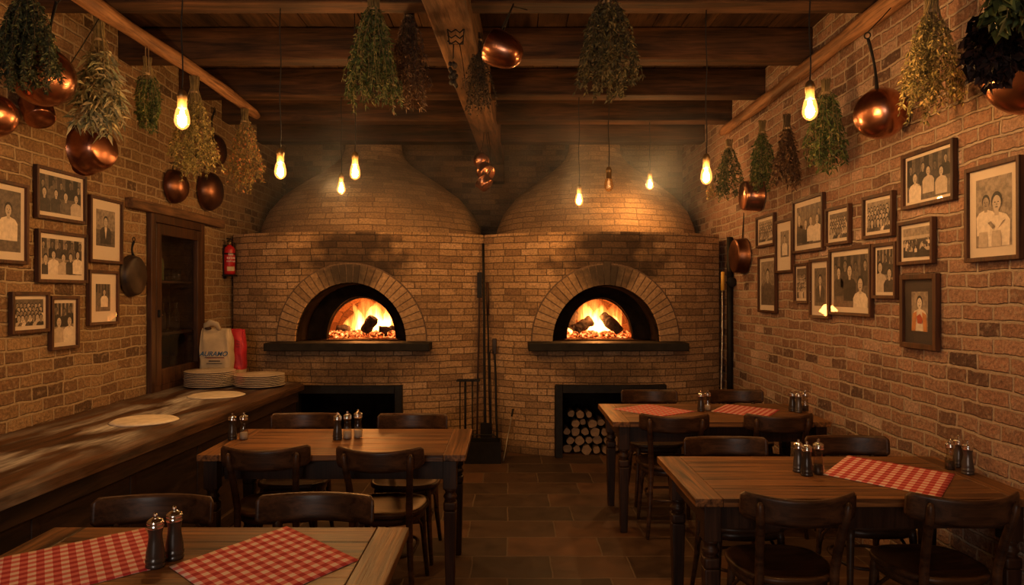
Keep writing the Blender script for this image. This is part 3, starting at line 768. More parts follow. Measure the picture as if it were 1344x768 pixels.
for (y0, y1) in ((1.1, 2.6), (2.6, 6.2)):
    x0, x1 = (-2.06, -2.04) if y0 < 2 else (-2.03, -1.845)
    a = math.atan2(x1 - x0, y1 - y0)
    for z in (.70, .06): m.box(((x0 + x1) / 2 + .008, (y0 + y1) / 2, z), (.03, y1 - y0, .09), Matrix.Rotation(-a, 3, 'Z'), bev=.004)
m.build('panelling', M_panel, T)
# dough rounds
def disc(px, py, rx, h, lb, seed, nm='pizza_dough'):
    c = onz(px, py, CZ); rnd = random.Random(seed); m = MB(); k = 40
    pr = [(.001, h * .75), (.55, h * .8), (.82, h), (.95, h * .75), (1.0, h * .25), (.98, 0)]
    m.lathe([(a * rx, z) for a, z in pr], k, caps=True)
    for v in m.bm.verts:
        a = math.atan2(v.co.y, v.co.x); f = 1 + .03 * math.sin(3 * a + seed) + .015 * math.sin(7 * a)
        v.co.x *= f; v.co.y *= f
    tag(m.fixn().build(nm, M_dough, loc=(c.x, c.y, CZ + .001)), lb, 'dough')
disc(189, 553, .195, .014, 'round of pizza dough on the flour dusted counter', 1)
disc(284, 519, .21, .008, 'flattened pale dough sheet on the counter before the plate stacks', 2)

# plates
def plate_stack(px, ybot, rad, n, which, seed):
    c = onz(px, ybot, CZ); cy_ = c.y + rad; cx = (px - CX) * cy_ / F; rnd = random.Random(seed)
    base = None; st = .0145
    prof = [(.001, .003), (.55, .003), (.62, .0), (.66, .003), (.97, .016), (1.0, .019), (.985, .0215), (.66, .009), (.6, .006), (.001, .006)]
    for k in range(n):
        lb = ('topmost cream plate of the %s stack on the counter' if k == n - 1 else 'cream plate in the %s stack on the counter, under the topmost') % which
        loc = (cx + rnd.uniform(-.003, .003), cy_ + rnd.uniform(-.003, .003), CZ + .0012 + k * st)
        if base is None:
            base = MB().lathe([(a * rad, z) for a, z in prof], 48, caps=False).build('plate', M_plate, loc=loc)
            tag(base, lb, 'plate', 'plates in the %s stack' % which)
        else:
            o = base.copy(); COL.objects.link(o); o.location = loc; o['label'] = lb
plate_stack(276, 512, .208, 9, 'taller left', 1); plate_stack(341, 512, .205, 7, 'lower right', 2)

# flour bags
def text_mesh(body, size, mat, parent, loc, rot, name='lettering', extr=.0006, shear=0, bold=0):
    cu = bpy.data.curves.new('t', 'FONT'); cu.body = body; cu.size = size; cu.extrude = extr; cu.align_x = 'CENTER'; cu.shear = shear; cu.offset = bold
    o = bpy.data.objects.new('t', cu); COL.objects.link(o)
    dg = bpy.context.evaluated_depsgraph_get(); me = bpy.data.meshes.new_from_object(o.evaluated_get(dg))
    bpy.data.objects.remove(o)
    me.materials.clear(); me.materials.append(mat)
    t = bpy.data.objects.new(name, me); COL.objects.link(t); t.parent = parent; t.location = loc; t.rotation_euler = rot
    return t
def bag(name, loc, w_, h, t_, mat, lb, seed, band=None, rz=0):
    T = thing(name, lb, 'flour bag', loc, (0, 0, rz)); rnd = random.Random(seed); m = MB(); nu, nv = 40, 30
    def sec(u, v):
        a = 2 * PI * u; ca, sa = math.cos(a), math.sin(a); e = .35
        x = math.copysign(abs(ca) ** e, ca) * w_ / 2; y = math.copysign(abs(sa) ** e, sa) * t_ / 2
        top = max(0, (v - .8) / .2); y *= (1 - top ** 1.3 * .88); y *= 1 + .18 * math.sin(PI * min(1, v * 1.15))
        x *= 1 + .04 * math.sin(PI * v) - .03 * top
        y += .006 * math.sin(u * 40 + v * 9 + seed) * (.3 + v); x += .003 * math.sin(v * 17 + seed)
        return Vector((x, y, h * v + .004 * math.sin(u * 23 + seed) * v))
    V = [[m.bm.verts.new(sec(i / nu, j / nv)) for i in range(nu)] for j in range(nv + 1)]
    for j in range(nv):
        for i in range(nu):
            z = (j + .5) / nv
            m.face([V[j][i], V[j][(i + 1) % nu], V[j + 1][(i + 1) % nu], V[j + 1][i]], None, 1 if (band and z < band) else 0, True)
    m.face(V[0][::-1]); m.face(V[-1])
    m.fixn().build('sack', mat, T); return T
T = bag('flour_bag', (-2.625, 6.44, CZ + .001), .265, .475, .13, [M_bag], 'cream paper flour bag with blue lettering on the counter by the wall', 1)
yy = -.0835
text_mesh('AURAMO', .058, M_blue, T, (.0, yy, .235), (PI / 2, 0, 0), 'blue_lettering', shear=.35, bold=.001)
m = MB()
for z, a, h in ((.222, .17, .005), (.19, .10, .008), (.168, .14, .004), (.125, .13, .009), (.108, .11, .006)): m.box((0.01, yy + .003, z), (a, .003, h))
m.build('small_print', M_black, T)
MB().box((.02, yy + .002, .216), (.16, .002, .003)).build('red_line', M_red, T)
m = MB(); m.tube([(-.105, 0, .45), (-.09, -.02, .505), (-.04, -.035, .53), (.01, -.03, .515), (.03, -.01, .46)], [.02, .026, .03, .026, .018], 10, squash=.55)
m.build('rolled_top', M_bag, T)
m = MB(); m.ell((-.062, -.043, .478), (.032, .008, .013)); m.build('hand_hole', M_pot, T)
T = bag('flour_bag', (-2.575, 6.62, CZ + .001), .27, .46, .11, [M_bagr, M_bag], 'red paper flour bag standing behind the cream one', 3, band=.2)
m = MB()
for k in range(3): m.tube([(.08, -.067, .36 - k * .03), (.115, -.069, .345 - k * .02)], .002, 5)
m.build('printed_mark', M_black, T)

# fire extinguisher
T = thing('fire_extinguisher', 'small red fire extinguisher on the left wall beside the left oven', 'fire extinguisher', (XL + .062, 7.2, 1.78))
MB().lathe([(.002, 0), (.045, .0), (.053, .012), (.053, .245), (.046, .272), (.022, .29), (.02, .3)], 28).build('cylinder', M_red, T)
MB().lathe([(.02, .3), (.02, .325), (.014, .33), (.012, .35)], 14).build('valve', M_brass, T)
m = MB(); m.box((0, -.02, .358), (.02, .085, .012), bev=.003); m.box((0, -.025, .338), (.014, .06, .008), Matrix.Rotation(.2, 3, 'X'), bev=.002); m.build('handle', M_iron, T)
MB().tube([(0, .02, .33), (.03, .05, .32), (.045, .05, .2), (.045, .04, .06)], .006, 8).build('hose', M_iron, T)
m = MB()
m.grid(lambda u, v: Vector((.0545 * math.sin(-.75 + 1.5 * u + .65), -.0545 * math.cos(-.75 + 1.5 * u + .65), .035 + .045 * v)), 12, 1); m.build('base_label', M_bag, T)
for i, (s_, z) in enumerate((('FIRE', .19), ('EXTIN', .155), ('GUISHER', .125))):
    text_mesh(s_, .028 if i < 2 else .022, M_white, T, (.052 * math.sin(.65), -.0565 * math.cos(.65) - .004, z), (PI / 2, 0, .65), 'lettering')
m = MB(); m.box((-.05, 0, .13), (.012, .05, .34)); m.box((0, 0, -.008), (.11, .1, .014)); m.lathe([(.0545, .2), (.0545, .215)], 28, caps=False); m.build('wall_bracket', M_iron, T)

# ================================================================== TABLES
def table(x0, x1, y0, y1, lb, il=.05, ir=.05):
    T = thing('dining_table', lb, 'table', ((x0 + x1) / 2, (y0 + y1) / 2, 0), group='wooden dining tables')
    hw, hd = (x1 - x0) / 2, (y1 - y0) / 2; zt = .75; th = .034; e = .115
    m = MB(); n = 5; pw = (2 * hd) / n
    for k in range(n): m.box((0, -hd + pw * (k + .5), zt - th / 2), (2 * hw - 2 * e - .003, pw - .0012, th), bev=.0018)
    m.build('tabletop', M_table, T)
    for s in (-1, 1): MB().box((s * (hw - e / 2), 0, zt - th / 2), (e, 2 * hd, th + .0005), bev=.004).build('end_board', M_tabley, T)
    m = MB(); ins = .05; za = zt - th - .055
    for s in (-1, 1):
        m.box((0, s * (hd - ins - .03), za), (2 * (hw - ins) - .14, .022, .11)); m.box((s * (hw - ins - .03), 0, za), (.022, 2 * (hd - ins) - .14, .11))
    m.build('apron', M_leg, T)
    for sx in (-1, 1):
        for sy in (-1, 1):
            m = MB(); lx, ly = sx * (hw - (il if sx < 0 else ir) - .036), sy * (hd - ins - .036); TT = Matrix.Translation((lx, ly, 0))
            m.box((lx, ly, .635), (.072, .072, .16), bev=.003)
            m.lathe([(.034, .556), (.036, .55), (.030, .542), (.026, .53), (.034, .52), (.037, .51), (.032, .50), (.028, .494), (.033, .486)], 16, TT)
            m.box((lx, ly, .462), (.070, .070, .05), bev=.012)
            m.box((lx, ly, .2185), (.066, .066, .437), bev=.006, taper=(.72, .72))
            m.build('leg', M_leg, T)
    return T
table(-1.645, -.362, 1.83, 2.594, 'wooden dining table nearest the viewer at the lower left', il=.012)
table(-1.635, -.228, 3.745, 4.464, 'wooden dining table in the middle left, beside the end of the counter', il=.015)
table(.68, 2.12, 4.70, 5.47, 'wooden dining table at the back right, before the firewood recess', ir=.01)
table(.768, 2.205, 2.948, 3.716, 'wooden dining table nearest the viewer on the right, against the brick wall')

# ================================================================== CHAIRS
def make_chair():
    T = thing('dining_chair', '', 'chair', (0, 0, 0), group='bentwood dining chairs')
    # origin under the seat centre, backrest at +y
    def outline(t, s=1.0):
        a = 2 * PI * t; c, q = math.cos(a), math.sin(a)
        x = math.copysign(abs(c) ** .72, c) * (.205 - .022 * q) * s; y = math.copysign(abs(q) ** .78, q) * .205 * s
        return x, y
    m = MB(); n = 48
    lay = [(.93, .433), (1.0, .438), (1.005, .452), (.99, .461), (.93, .463), (.88, .457), (.6, .451), (.3, .449)]
    R = [[m.bm.verts.new((*outline(i / n, s), z)) for i in range(n)] for s, z in lay]
    for j in range(len(lay) - 1):
        for i in range(n): m.face([R[j][i], R[j][(i + 1) % n], R[j + 1][(i + 1) % n], R[j + 1][i]], None, 0, True)
    m.face(R[0][::-1]); m.face(R[-1]); m.build('seat', M_chair, T)
    m = MB(); R = [[m.bm.verts.new((*outline(i / n, s), z)) for i in range(n)] for s, z in ((.84, .434), (.90, .434), (.90, .395), (.84, .395), (.84, .434))]
    for j in range(4):
        for i in range(n): m.face([R[j][i], R[j][(i + 1) % n], R[j + 1][(i + 1) % n], R[j + 1][i]], None, 0, True)
    m.build('seat_frame', M_chair, T)
    for s in (-1, 1):
        m = MB(); m.tube([(s * .150, -.150, .435), (s * .153, -.155, .40), (s * .163, -.170, .2), (s * .178, -.190, 0)], [.018, .0185, .0155, .0115], 12); m.build('leg', M_chair, T)
        m = MB(); m.tube([(s * .176, .235, 0), (s * .156, .205, .2), (s * .148, .193, .40), (s * .148, .198, .50), (s * .156, .228, .62), (s * .166, .266, .735), (s * .169, .272, .772), (s * .169, .273, .788)],
                         [.0115, .0155, .018, .0185, .018, .017, .015, .007], 12); m.build('leg', M_chair, T)
        # bent brace under the seat
        m = MB(); m.tube([(s * .158, -.160, .22), (s * .152, -.13, .31), (s * .135, -.07, .37), (s * .13, -.01, .392)], .0085, 8)
        m.tube([(s * .155, .195, .22), (s * .150, .16, .31), (s * .137, .09, .37), (s * .13, .03, .392)], .0085, 8); m.build('brace', M_chair, T)
    m = MB(); pts = []
    m2 = []
    for i in range(25):
        t = 2 * PI * i / 24; m2.append((.150 * math.copysign(abs(math.cos(t)) ** .6, math.cos(t)), .015 + .170 * math.copysign(abs(math.sin(t)) ** .6, math.sin(t)), .235))
    m.tube(m2, .009, 8); m.build('stretcher', M_chair, T)
    # curved backrest board
    m = MB(); nu, nv = 32, 8; hwid = .226; th = .021
    def prof(u, v, side):
        x = -hwid + 2 * hwid * u; k = 1 - (x / hwid) ** 2
        y = .193 + .100 * k + (th if side else 0)
        edge = min(u, 1 - u) * 2 * hwid; r_ = .016
        hh = .054 if edge > r_ else .054 - r_ + math.sqrt(max(0, r_ * r_ - (r_ - edge) ** 2))
        lean = .1
        zz = (v - .5) * 2 * hh
        # soften the rims
        soft = abs(v - .5) * 2; y += (-1 if side else 1) * .003 * soft ** 8
        return Vector((x, y + zz * lean, (.764 - .012 * k) + zz))
    A = [[m.bm.verts.new(prof(i / nu, j / nv, 0)) for j in range(nv + 1)] for i in range(nu + 1)]
    B = [[m.bm.verts.new(prof(i / nu, j / nv, 1)) for j in range(nv + 1)] for i in range(nu + 1)]
    for i in range(nu):
        for j in range(nv):
            m.face([A[i][j], A[i + 1][j], A[i + 1][j + 1], A[i][j + 1]], None, 0, True); m.face([B[i][j + 1], B[i + 1][j + 1], B[i + 1][j], B[i][j]], None, 0, True)
        m.face([A[i][nv], A[i + 1][nv], B[i + 1][nv], B[i][nv]], None, 0, True); m.face([B[i][0], B[i + 1][0], A[i + 1][0], A[i][0]], None, 0, True)
    for j in range(nv):
        m.face([A[0][j], A[0][j + 1], B[0][j + 1], B[0][j]], None, 0, True); m.face([A[nu][j + 1], A[nu][j], B[nu][j], B[nu][j + 1]], None, 0, True)
    m.fixn().build('backrest', M_chair, T)
    return T
ch = make_chair(); first = [True]
def chair(px, yback, near, lb, rz=0):
    x = (px - CX) * yback / F
    y = yback + .24 if near else yback - .24
    r = PI + rz if near else rz
    if first[0]: first[0] = False; ch.location = (x, y, 0); ch.rotation_euler = (0, 0, r); ch['label'] = lb
    else: dup(ch, (x, y, 0), r, lb)
chair(208, 2.755, False, 'dark wooden chair tucked behind the nearest left table, its left chair', .03)
chair(415, 2.78, False, 'dark wooden chair tucked behind the nearest left table, its right chair', -.02)
chair(343, 3.66, True, 'dark wooden chair with its back to the viewer at the middle left table, left one', .06)
chair(500, 3.63, True, 'dark wooden chair with its back to the viewer at the middle left table, right one', -.05)
chair(403, 4.66, False, 'chair behind the middle left table, its backrest hidden partly by the three mills')
chair(541, 4.64, False, 'chair behind the middle left table, near its right end', -.03)
chair(888, 4.625, True, 'chair with its back to the viewer at the back right table, nearer the aisle', -.04)
chair(1023, 4.635, True, 'chair with its back to the viewer at the back right table, nearer the wall', .03)
chair(851, 5.78, False, 'chair beyond the back right table, in front of the firewood recess')
chair(963, 5.80, False, 'chair beyond the back right table, nearer the oven tools in the corner')
chair(951, 3.89, False, 'chair facing the viewer behind the nearest right table, nearer the aisle', .02)
chair(1108, 3.92, False, 'chair facing the viewer behind the nearest right table, nearer the brick wall')
chair(1053, 2.80, True, 'chair with its back to the viewer at the nearest right table, nearer the aisle', -.02)
chair(1268, 2.80, True, 'chair in the lower right corner with its back to the viewer, near the wall', .03)

# ================================================================== PLACEMATS
def placemat(A, B, C, lb, z=.752):
    a, b_, c = (onz(*p, z) for p in (A, B, C)); d = a + (c - b_)
    m = MB(); rnd = random.Random(int(A[0])); n = 16
    def fn(u, v):
        p = a.lerp(b_, u).lerp(d.lerp(c, u), v); e = min(u, v, 1 - u, 1 - v)
        return p + Vector((0, 0, .0006 * math.sin(u * 19 + v * 5) + .0008))
    m.grid(fn, n, n, uvf=lambda u, v: (u, v))
    o = m.build('placemat', M_cloth); so = o.modifiers.new('thickness', 'SOLIDIFY'); so.thickness = .0012; so.offset = 1
    tag(o, lb, 'placemat', 'red and white gingham placemats')
placemat((-6, 734), (190, 693), (213, 744), 'gingham placemat left of the two mills on the nearest left table')
placemat((222, 744), (376, 691), (471, 735), 'gingham placemat right of the two mills on the nearest left table')
placemat((1080, 623), (1113, 598), (1254, 622), 'gingham placemat on the nearest right table')
placemat((803, 537), (851, 530.5), (914, 540), 'gingham placemat at the aisle end of the back right table')
placemat((933, 540), (954, 530.5), (1024, 538), 'gingham placemat in the middle of the back right table')

# ================================================================== MILLS
def mill(px, py, kind, h, lb, grp):
    c = onz(px, py, .7505); T = thing('pepper_mill' if kind != 'glass' else 'salt_mill', lb, 'mill', (c.x, c.y + .0, .7505 if True else .75), (0, 0, random.random()), grp)
    k = h / .165
    S = lambda pr: [(r_ * k, z * k) for r_, z in pr]
    if kind != 'glass':
        MB().lathe(S([(.027, 0), (.029, .004), (.029, .010), (.0265, .013), (.029, .017), (.0295, .026), (.027, .029), (.028, .034), (.0265, .05), (.021, .08), (.0195, .095), (.0205, .108), (.023, .118), (.024, .120)]), 28).build('body', M_milld if kind == 'dark' else M_mill, T)
    else:
        MB().lathe(S([(.026, 0), (.027, .004), (.0265, .02), (.025, .05), (.019, .08), (.018, .095), (.021, .118)]), 28).build('body', M_clearg, T)
        MB().lathe(S([(.022, .004), (.0225, .02), (.0215, .045), (.001, .047)]), 20).build('contents', M_pepper if random.random() < .5 else M_salt, T)
    MB().lathe(S([(.024, .120), (.0255, .123), (.0255, .129), (.0235, .132), (.0255, .136), (.024, .143), (.015, .150), (.007, .153)]), 28).build('cap', M_chrome, T)
    MB().lathe(S([(.0035, .152), (.003, .156), (.0065, .160), (.0065, .164), (.003, .168), (.001, .169)]), 14).build('knob', M_chrome, T)
    return T
mill(204, 744, 'dark', .165, 'dark pepper mill on the nearest left table, front one of the pair', 'mills on the nearest left table')
mill(229, 733, 'dark', .165, 'dark pepper mill on the nearest left table, rear one of the pair', 'mills on the nearest left table')
mill(305, 577, 'dark', .15, 'dark pepper mill at the counter end of the middle left table', 'mills on the middle left table')
mill(320, 577, 'glass', .155, 'clear glass mill at the counter end of the middle left table', 'mills on the middle left table')
mill(443, 577, 'dark', .155, 'dark pepper mill in the middle of the middle left table, left of three', 'mills on the middle left table')
mill(456, 576, 'glass', .158, 'clear glass mill between two others on the middle left table', 'mills on the middle left table')
mill(470, 575, 'glass', .165, 'clear glass mill in the middle of the middle left table, right of three', 'mills on the middle left table')
mill(920, 540, 'dark', .145, 'dark pepper mill between the placemats of the back right table', 'mills on the back right table')
mill(929, 539, 'glass', .145, 'clear glass mill between the placemats of the back right table', 'mills on the back right table')
mill(1040, 540, 'dark', .15, 'pepper mill by the wall on the back right table, left of three', 'mills on the back right table')
mill(1048, 541.5, 'pewter', .15, 'grey mill by the wall on the back right table, middle of three', 'mills on the back right table')
mill(1057, 540, 'glass', .15, 'glass mill by the wall on the back right table, right of three', 'mills on the back right table')
mill(1048, 619, 'pewter', .15, 'grey pepper mill left of three beside the placemat on the nearest right table', 'mills on the nearest right table')
mill(1059, 624, 'dark', .155, 'dark pepper mill in front of two others on the nearest right table', 'mills on the nearest right table')
mill(1074, 622, 'glass', .16, 'clear glass mill touching the placemat on the nearest right table', 'mills on the nearest right table')
mill(1247, 616, 'glass', .142, 'clear glass mill by the wall on the nearest right table, leftmost there', 'mills on the nearest right table')
mill(1258, 613, 'pewter', .15, 'grey mill by the wall on the nearest right table, behind two others', 'mills on the nearest right table')
mill(1270, 622, 'pewter', .155, 'grey pepper mill by the wall on the nearest right table, rightmost', 'mills on the nearest right table')

# ================================================================== PICTURES
GREY = [plain('print_tone_%d' % i, c, .55, noise=.35 if i < 4 else .12, nscale=45) for i, c in enumerate([(.015, .011, .009), (.04, .03, .025), (.12, .09, .07), (.27, .21, .16), (.50, .40, .31), (.74, .62, .50), (.45, .07, .025), (.55, .22, .07)])]
def person(m, x, z, s, y, hair, skin, coat, rnd):
    """head-and-shoulders figure drawn as flat shapes; s = head radius"""
    def blob(cx, cz, rx, rz, mt, yy, n=14, a0=0, a1=2 * PI):
        m.face(m._new([(cx + rx * math.cos(a0 + (a1 - a0) * i / n), yy, cz + rz * math.sin(a0 + (a1 - a0) * i / n)) for i in range(n)][::-1]), None, mt)
    sh = s * 2.1
    m.face(m._new([(x - sh, y, z - s * 5), (x - sh * 1.05, y, z - s * 2.2), (x - sh * .75, y, z - s * 1.5), (x - s * .4, y, z - s * 1.15), (x + s * .4, y, z - s * 1.15), (x + sh * .75, y, z - s * 1.5), (x + sh * 1.05, y, z - s * 2.2), (x + sh, y, z - s * 5)]), None, coat)
    m.face(m._new([(x - s * .35, y - .0002, z - s * 1.5), (x - s * .35, y - .0002, z - s * .5), (x + s * .35, y - .0002, z - s * .5), (x + s * .35, y - .0002, z - s * 1.5)]), None, skin)
    blob(x, z + s * .16, s * .92, s * 1.08, hair, y - .0003)
    blob(x, z - s * .12, s * .72, s * .92, skin, y - .0005)
    for e in (-1, 1): blob(x + e * s * .28, z + s * .02, s * .13, s * .07, hair, y - .0007, 8)
    blob(x, z - s * .55, s * .25, s * .06, hair, y - .0007, 8)
    blob(x + s * .02, z - s * .25, s * .09, s * .12, max(0, skin - 1), y - .0007, 8)
def picture(side, x0, x1, yt, yb, kind, lb, border=.12, mat=None, n=3, seed=0, color=False, fr=.021):
    """x0,x1 left/right pixel edges; yt,yb top and bottom pixels at the edge x0"""
    X = XL if side == 'L' else XR
    d0, d1 = X * F / (x0 - CX), X * F / (x1 - CX)
    zt, zb = EYE + (CY - yt) * d0 / F, EYE + (CY - yb) * d0 / F
    W, H = abs(d1 - d0), zt - zb
    cy_ = (d0 + d1) / 2; cz = (zt + zb) / 2
    rz = PI / 2 if side == 'L' else -PI / 2      # local -y faces the room, local x runs left to right for the viewer
    T = thing('framed_photograph', lb, 'picture', (X + (.004 if side == 'L' else -.004), cy_, cz), (0, random.uniform(-.008, .008), rz), 'framed photographs on the %s wall' % ('left' if side == 'L' else 'right'))
    rnd = random.Random(seed * 7 + 3); dp = .028
    m = MB()
    for s in (-1, 1):
        m.box((s * (W / 2 - fr / 2), -dp / 2, 0), (fr, dp, H), bev=.003); m.box((0, -dp / 2, s * (H / 2 - fr / 2)), (W - 2 * fr, dp, fr), bev=.003)
    m.box((0, -.003, 0), (W - fr, .006, H - fr))
    m.build('frame', M_frame, T)
    iw, ih = W / 2 - fr, H / 2 - fr
    MB().box((0, -.009, 0), (2 * iw, .003, 2 * ih)).build('mount', mat or M_matb, T)
    if kind == 'portrait': bw, bb, bt = border * W, border * W * 1.5, border * W
    else: bw = bb = bt = border * W
    w2, h2 = iw - bw, ih - (bb + bt) / 2; pz = (bb - bt) / 2
    y = -.0112; m = MB()
    def rect(a, b_, c, d_, mt, yy): m.quad([(a, yy, c), (b_, yy, c), (b_, yy, d_), (a, yy, d_)], None, mt)
    rect(-w2, w2, -h2 + pz, h2 + pz, 2 if kind in ('group', 'portrait', 'crowd') and seed % 2 else 3, y)
    if kind == 'portrait':
        rect(-w2, w2, -h2 + pz, -h2 * .1 + pz, 2, y - .0001)
        s = min(w2 * .34, h2 * .25)
        person(m, 0, pz + h2 * .38, s, y - .0003, 0, 4, [1, 5, 2][seed % 3], rnd)
        if seed % 3 == 0:
            z0 = pz + h2 * .38; m.face(m._new([(-s * .5, y - .0006, z0 - 1.3 * s), (s * .5, y - .0006, z0 - 1.3 * s), (0, y - .0006, z0 - 4 * s)]), None, 5)
    elif kind == 'group':
        for k in range(5): rect(-w2 + k * w2 * .4, -w2 + (k + .6) * w2 * .4, h2 * rnd.uniform(-.2, .4) + pz, h2 + pz, rnd.choice((0, 1, 1)), y - .0001)
        s = min(w2 / (n * 1.25), h2 * .22)
        for k in range(n + 1 if n > 1 else 0):
            person(m, -w2 + (k + .3 + rnd.uniform(-.15, .15)) * 2 * w2 / (n + .6), pz + h2 * rnd.uniform(.45, .72), s * rnd.uniform(.65, .8), y - .0002 - .0001 * k, 0, rnd.choice((2, 3)), rnd.choice((0, 1, 2)), rnd)
        for k in range(n):
            x = -w2 + (k + .5) * 2 * w2 / n + rnd.uniform(-.25, .25) * w2 / n
            person(m, x, pz + h2 * rnd.uniform(-.15, .42), s * rnd.uniform(.85, 1.15), y - .0003 - .0008 * k, 0, 4, rnd.choice((5, 4, 1, 0, 5, 2)), rnd)
    elif kind == 'crowd':
        for r_ in range(4):
            for k in range(7):
                s = w2 / 8.5 * (1 + .1 * r_); person(m, -w2 + (k + .5 + .3 * (r_ % 2)) * 2 * w2 / 7.6, pz + h2 * (.5 - .3 * r_) + rnd.uniform(-.04, .04) * h2, s, y - .0003 - .0008 * r_ - .0001 * k, 0, rnd.choice((3, 4)), rnd.choice((0, 1, 2, 4, 5)), rnd)
    elif kind == 'landscape':
        rect(-w2, w2, pz + h2 * .25, pz + h2 * .45, 4, y - .0001); rect(-w2, w2, -h2 + pz, pz + h2 * .2, 1, y - .0001)
        for k in range(26):
            person(m, rnd.uniform(-.9, .9) * w2, pz + h2 * rnd.uniform(-.35, .2), w2 * .045, y - .0003 - .0002 * k, 0, 4, rnd.choice((1, 2, 4, 5)), rnd)
        m.face(m._new([(-w2 * .1, y - .006, -h2 + pz), (w2 * .5, y - .006, -h2 * .3 + pz), (w2, y - .006, -h2 * .8 + pz), (w2, y - .006, -h2 + pz)]), None, 0)
    elif kind == 'child':
        person(m, -w2 * .42, pz + h2 * .30, w2 * .25, y - .0003, 0, 3, 5, rnd); person(m, w2 * .2, pz + h2 * .26, w2 * .33, y - .002, 0, 4, 5, rnd)
        for (ax, bx) in ((-.20, .05), (.62, .32)):      # bare forearms folded in front
            m.face(m._new([(w2 * ax - .01, y - .004, pz - h2 * .30), (w2 * ax + .012, y - .004, pz - h2 * .26), (w2 * bx + .012, y - .004, pz - h2 * .44), (w2 * bx - .006, y - .004, pz - h2 * .50)]), None, 3)
        for ax in (-.55, .2): m.face(m._new([(w2 * (ax - .28), y - .0038, pz - h2), (w2 * (ax + .28), y - .0038, pz - h2), (w2 * (ax + .24), y - .0038, pz - h2 * .55), (w2 * (ax - .24), y - .0038, pz - h2 * .55)]), None, 4)
    elif kind == 'color':
        rect(-w2, w2, -h2 + pz, h2 + pz, 3, y - .0001)
        person(m, 0, pz + h2 * .45, w2 * .40, y - .0003, 0, 5, 5, rnd)
        m.face(m._new([(-w2 * .95, y - .003, -h2 + pz), (-w2 * .8, y - .003, pz - h2 * .1), (-w2 * .3, y - .003, pz + h2 * .0), (-w2 * .5, y - .003, -h2 + pz)]), None, 7)
        m.face(m._new([(w2 * .95, y - .003, -h2 + pz), (w2 * .5, y - .003, -h2 + pz), (w2 * .35, y - .003, pz - h2 * .02), (w2 * .85, y - .003, pz - h2 * .15)]), None, 7)
        m.face(m._new([(-w2 * .3, y - .0035, pz - h2 * .25), (w2 * .1, y - .0035, pz - h2 * .12), (w2 * .42, y - .0035, pz - h2 * .35), (w2 * .3, y - .0035, pz - h2 * .62), (-w2 * .2, y - .0035, pz - h2 * .6)]), None, 6)
    # trim the figures to the print
    for co, no in (((w2, 0, 0), (1, 0, 0)), ((-w2, 0, 0), (-1, 0, 0)), ((0, 0, h2 + pz), (0, 0, 1)), ((0, 0, -h2 + pz), (0, 0, -1))):
        g = m.bm.verts[:] + m.bm.edges[:] + m.bm.faces[:]
        bmesh.ops.bisect_plane(m.bm, geom=g, plane_co=co, plane_no=no, clear_outer=True)
    for v in m.bm.verts: v.co.y = y + (v.co.y - y) * .8
    m.build('print', GREY, T)
    MB().box((0, -.0215, 0), (2 * iw, .0012, 2 * ih)).build('glass_pane', M_glass, T)
picture('L', -19, 31.7, 232, 344.5, 'portrait', 'framed photo of a man in white cut by the left edge of the picture', .10, seed=1)
picture('L', 42.3, 108.5, 214.6, 285, 'group', 'framed group photo highest on the left wall', .05, n=4, seed=5)
picture('L', 44, 110, 299.6, 370.7, 'group', 'framed group photo directly below the highest one on the left wall', .06, n=5, seed=2)
picture('L', 9.5, 59.7, 383, 439.5, 'crowd', 'small wide framed crowd photo lowest at the far left', .07, seed=3)
picture('L', 62, 99, 388.5, 461, 'group', 'small upright framed photo lowest on the left wall', .09, n=2, seed=4)
picture('L', 113.6, 156.6, 255, 344, 'portrait', 'framed portrait of a man in a dark suit on the left wall', .16, seed=6)
picture('L', 112, 151.5, 354, 428, 'group', 'framed photo of a standing woman below the suited man portrait', .2, n=1, seed=7)
picture('R', 996, 1019.7, 285.8, 326, 'crowd', 'small framed photo highest and leftmost on the right wall', .06, seed=8)
picture('R', 1021.4, 1044, 291, 359, 'portrait', 'upright framed photo of a child in white with a wide mount', .2, seed=10)
picture('R', 1044.4, 1084.8, 264.8, 333.6, 'group', 'large framed photo of four dark suited figures on the right wall', .07, n=4, seed=9)
picture('R', 1088, 1119.7, 274.7, 323.7, 'crowd', 'small framed crowd photo just right of the dark suited group', .07, seed=11)
picture('R', 1137, 1177.5, 259.7, 315, 'crowd', 'framed crowd photo left of and below the high party photo', .06, seed=12)
picture('R', 1189.4, 1258.7, 204.6, 276.4, 'group', 'framed photo of people in white hung highest on the right wall', .035, n=3, seed=13)
picture('R', 1273.5, 1347, 222.4, 345, 'child', 'large framed photo of two children, rightmost on the right wall', .12, seed=14)
picture('R', 1183.8, 1231, 292.5, 348.8, 'landscape', 'framed photo of a crowd in an open field on the right wall', .06, seed=15)
picture('R', 1187.5, 1236, 360.6, 455, 'color', 'dark mounted colour photo of a woman in orange, lowest on the right', .19, mat=M_matd, seed=16, fr=.03)
picture('R', 1092.5, 1148.4, 327.5, 412.8, 'group', 'largest framed group photo in the lower middle of the right wall', .06, n=3, seed=17)
picture('R', 1150, 1181.6, 320.6, 392, 'group', 'upright framed photo of two women beside the largest group photo', .07, n=2, seed=18)
picture('R', 998.6, 1022, 337, 409.6, 'portrait', 'upright dark framed photo lowest and leftmost on the right wall', .07, seed=20)
picture('R', 1046, 1065, 346.5, 398, 'crowd', 'smallest framed photo between two upright ones on the right wall', .07, seed=19)
picture('R', 1066.7, 1092.7, 341, 417, 'portrait', 'tall narrow framed portrait of a standing man in a dark coat', .14, seed=21)

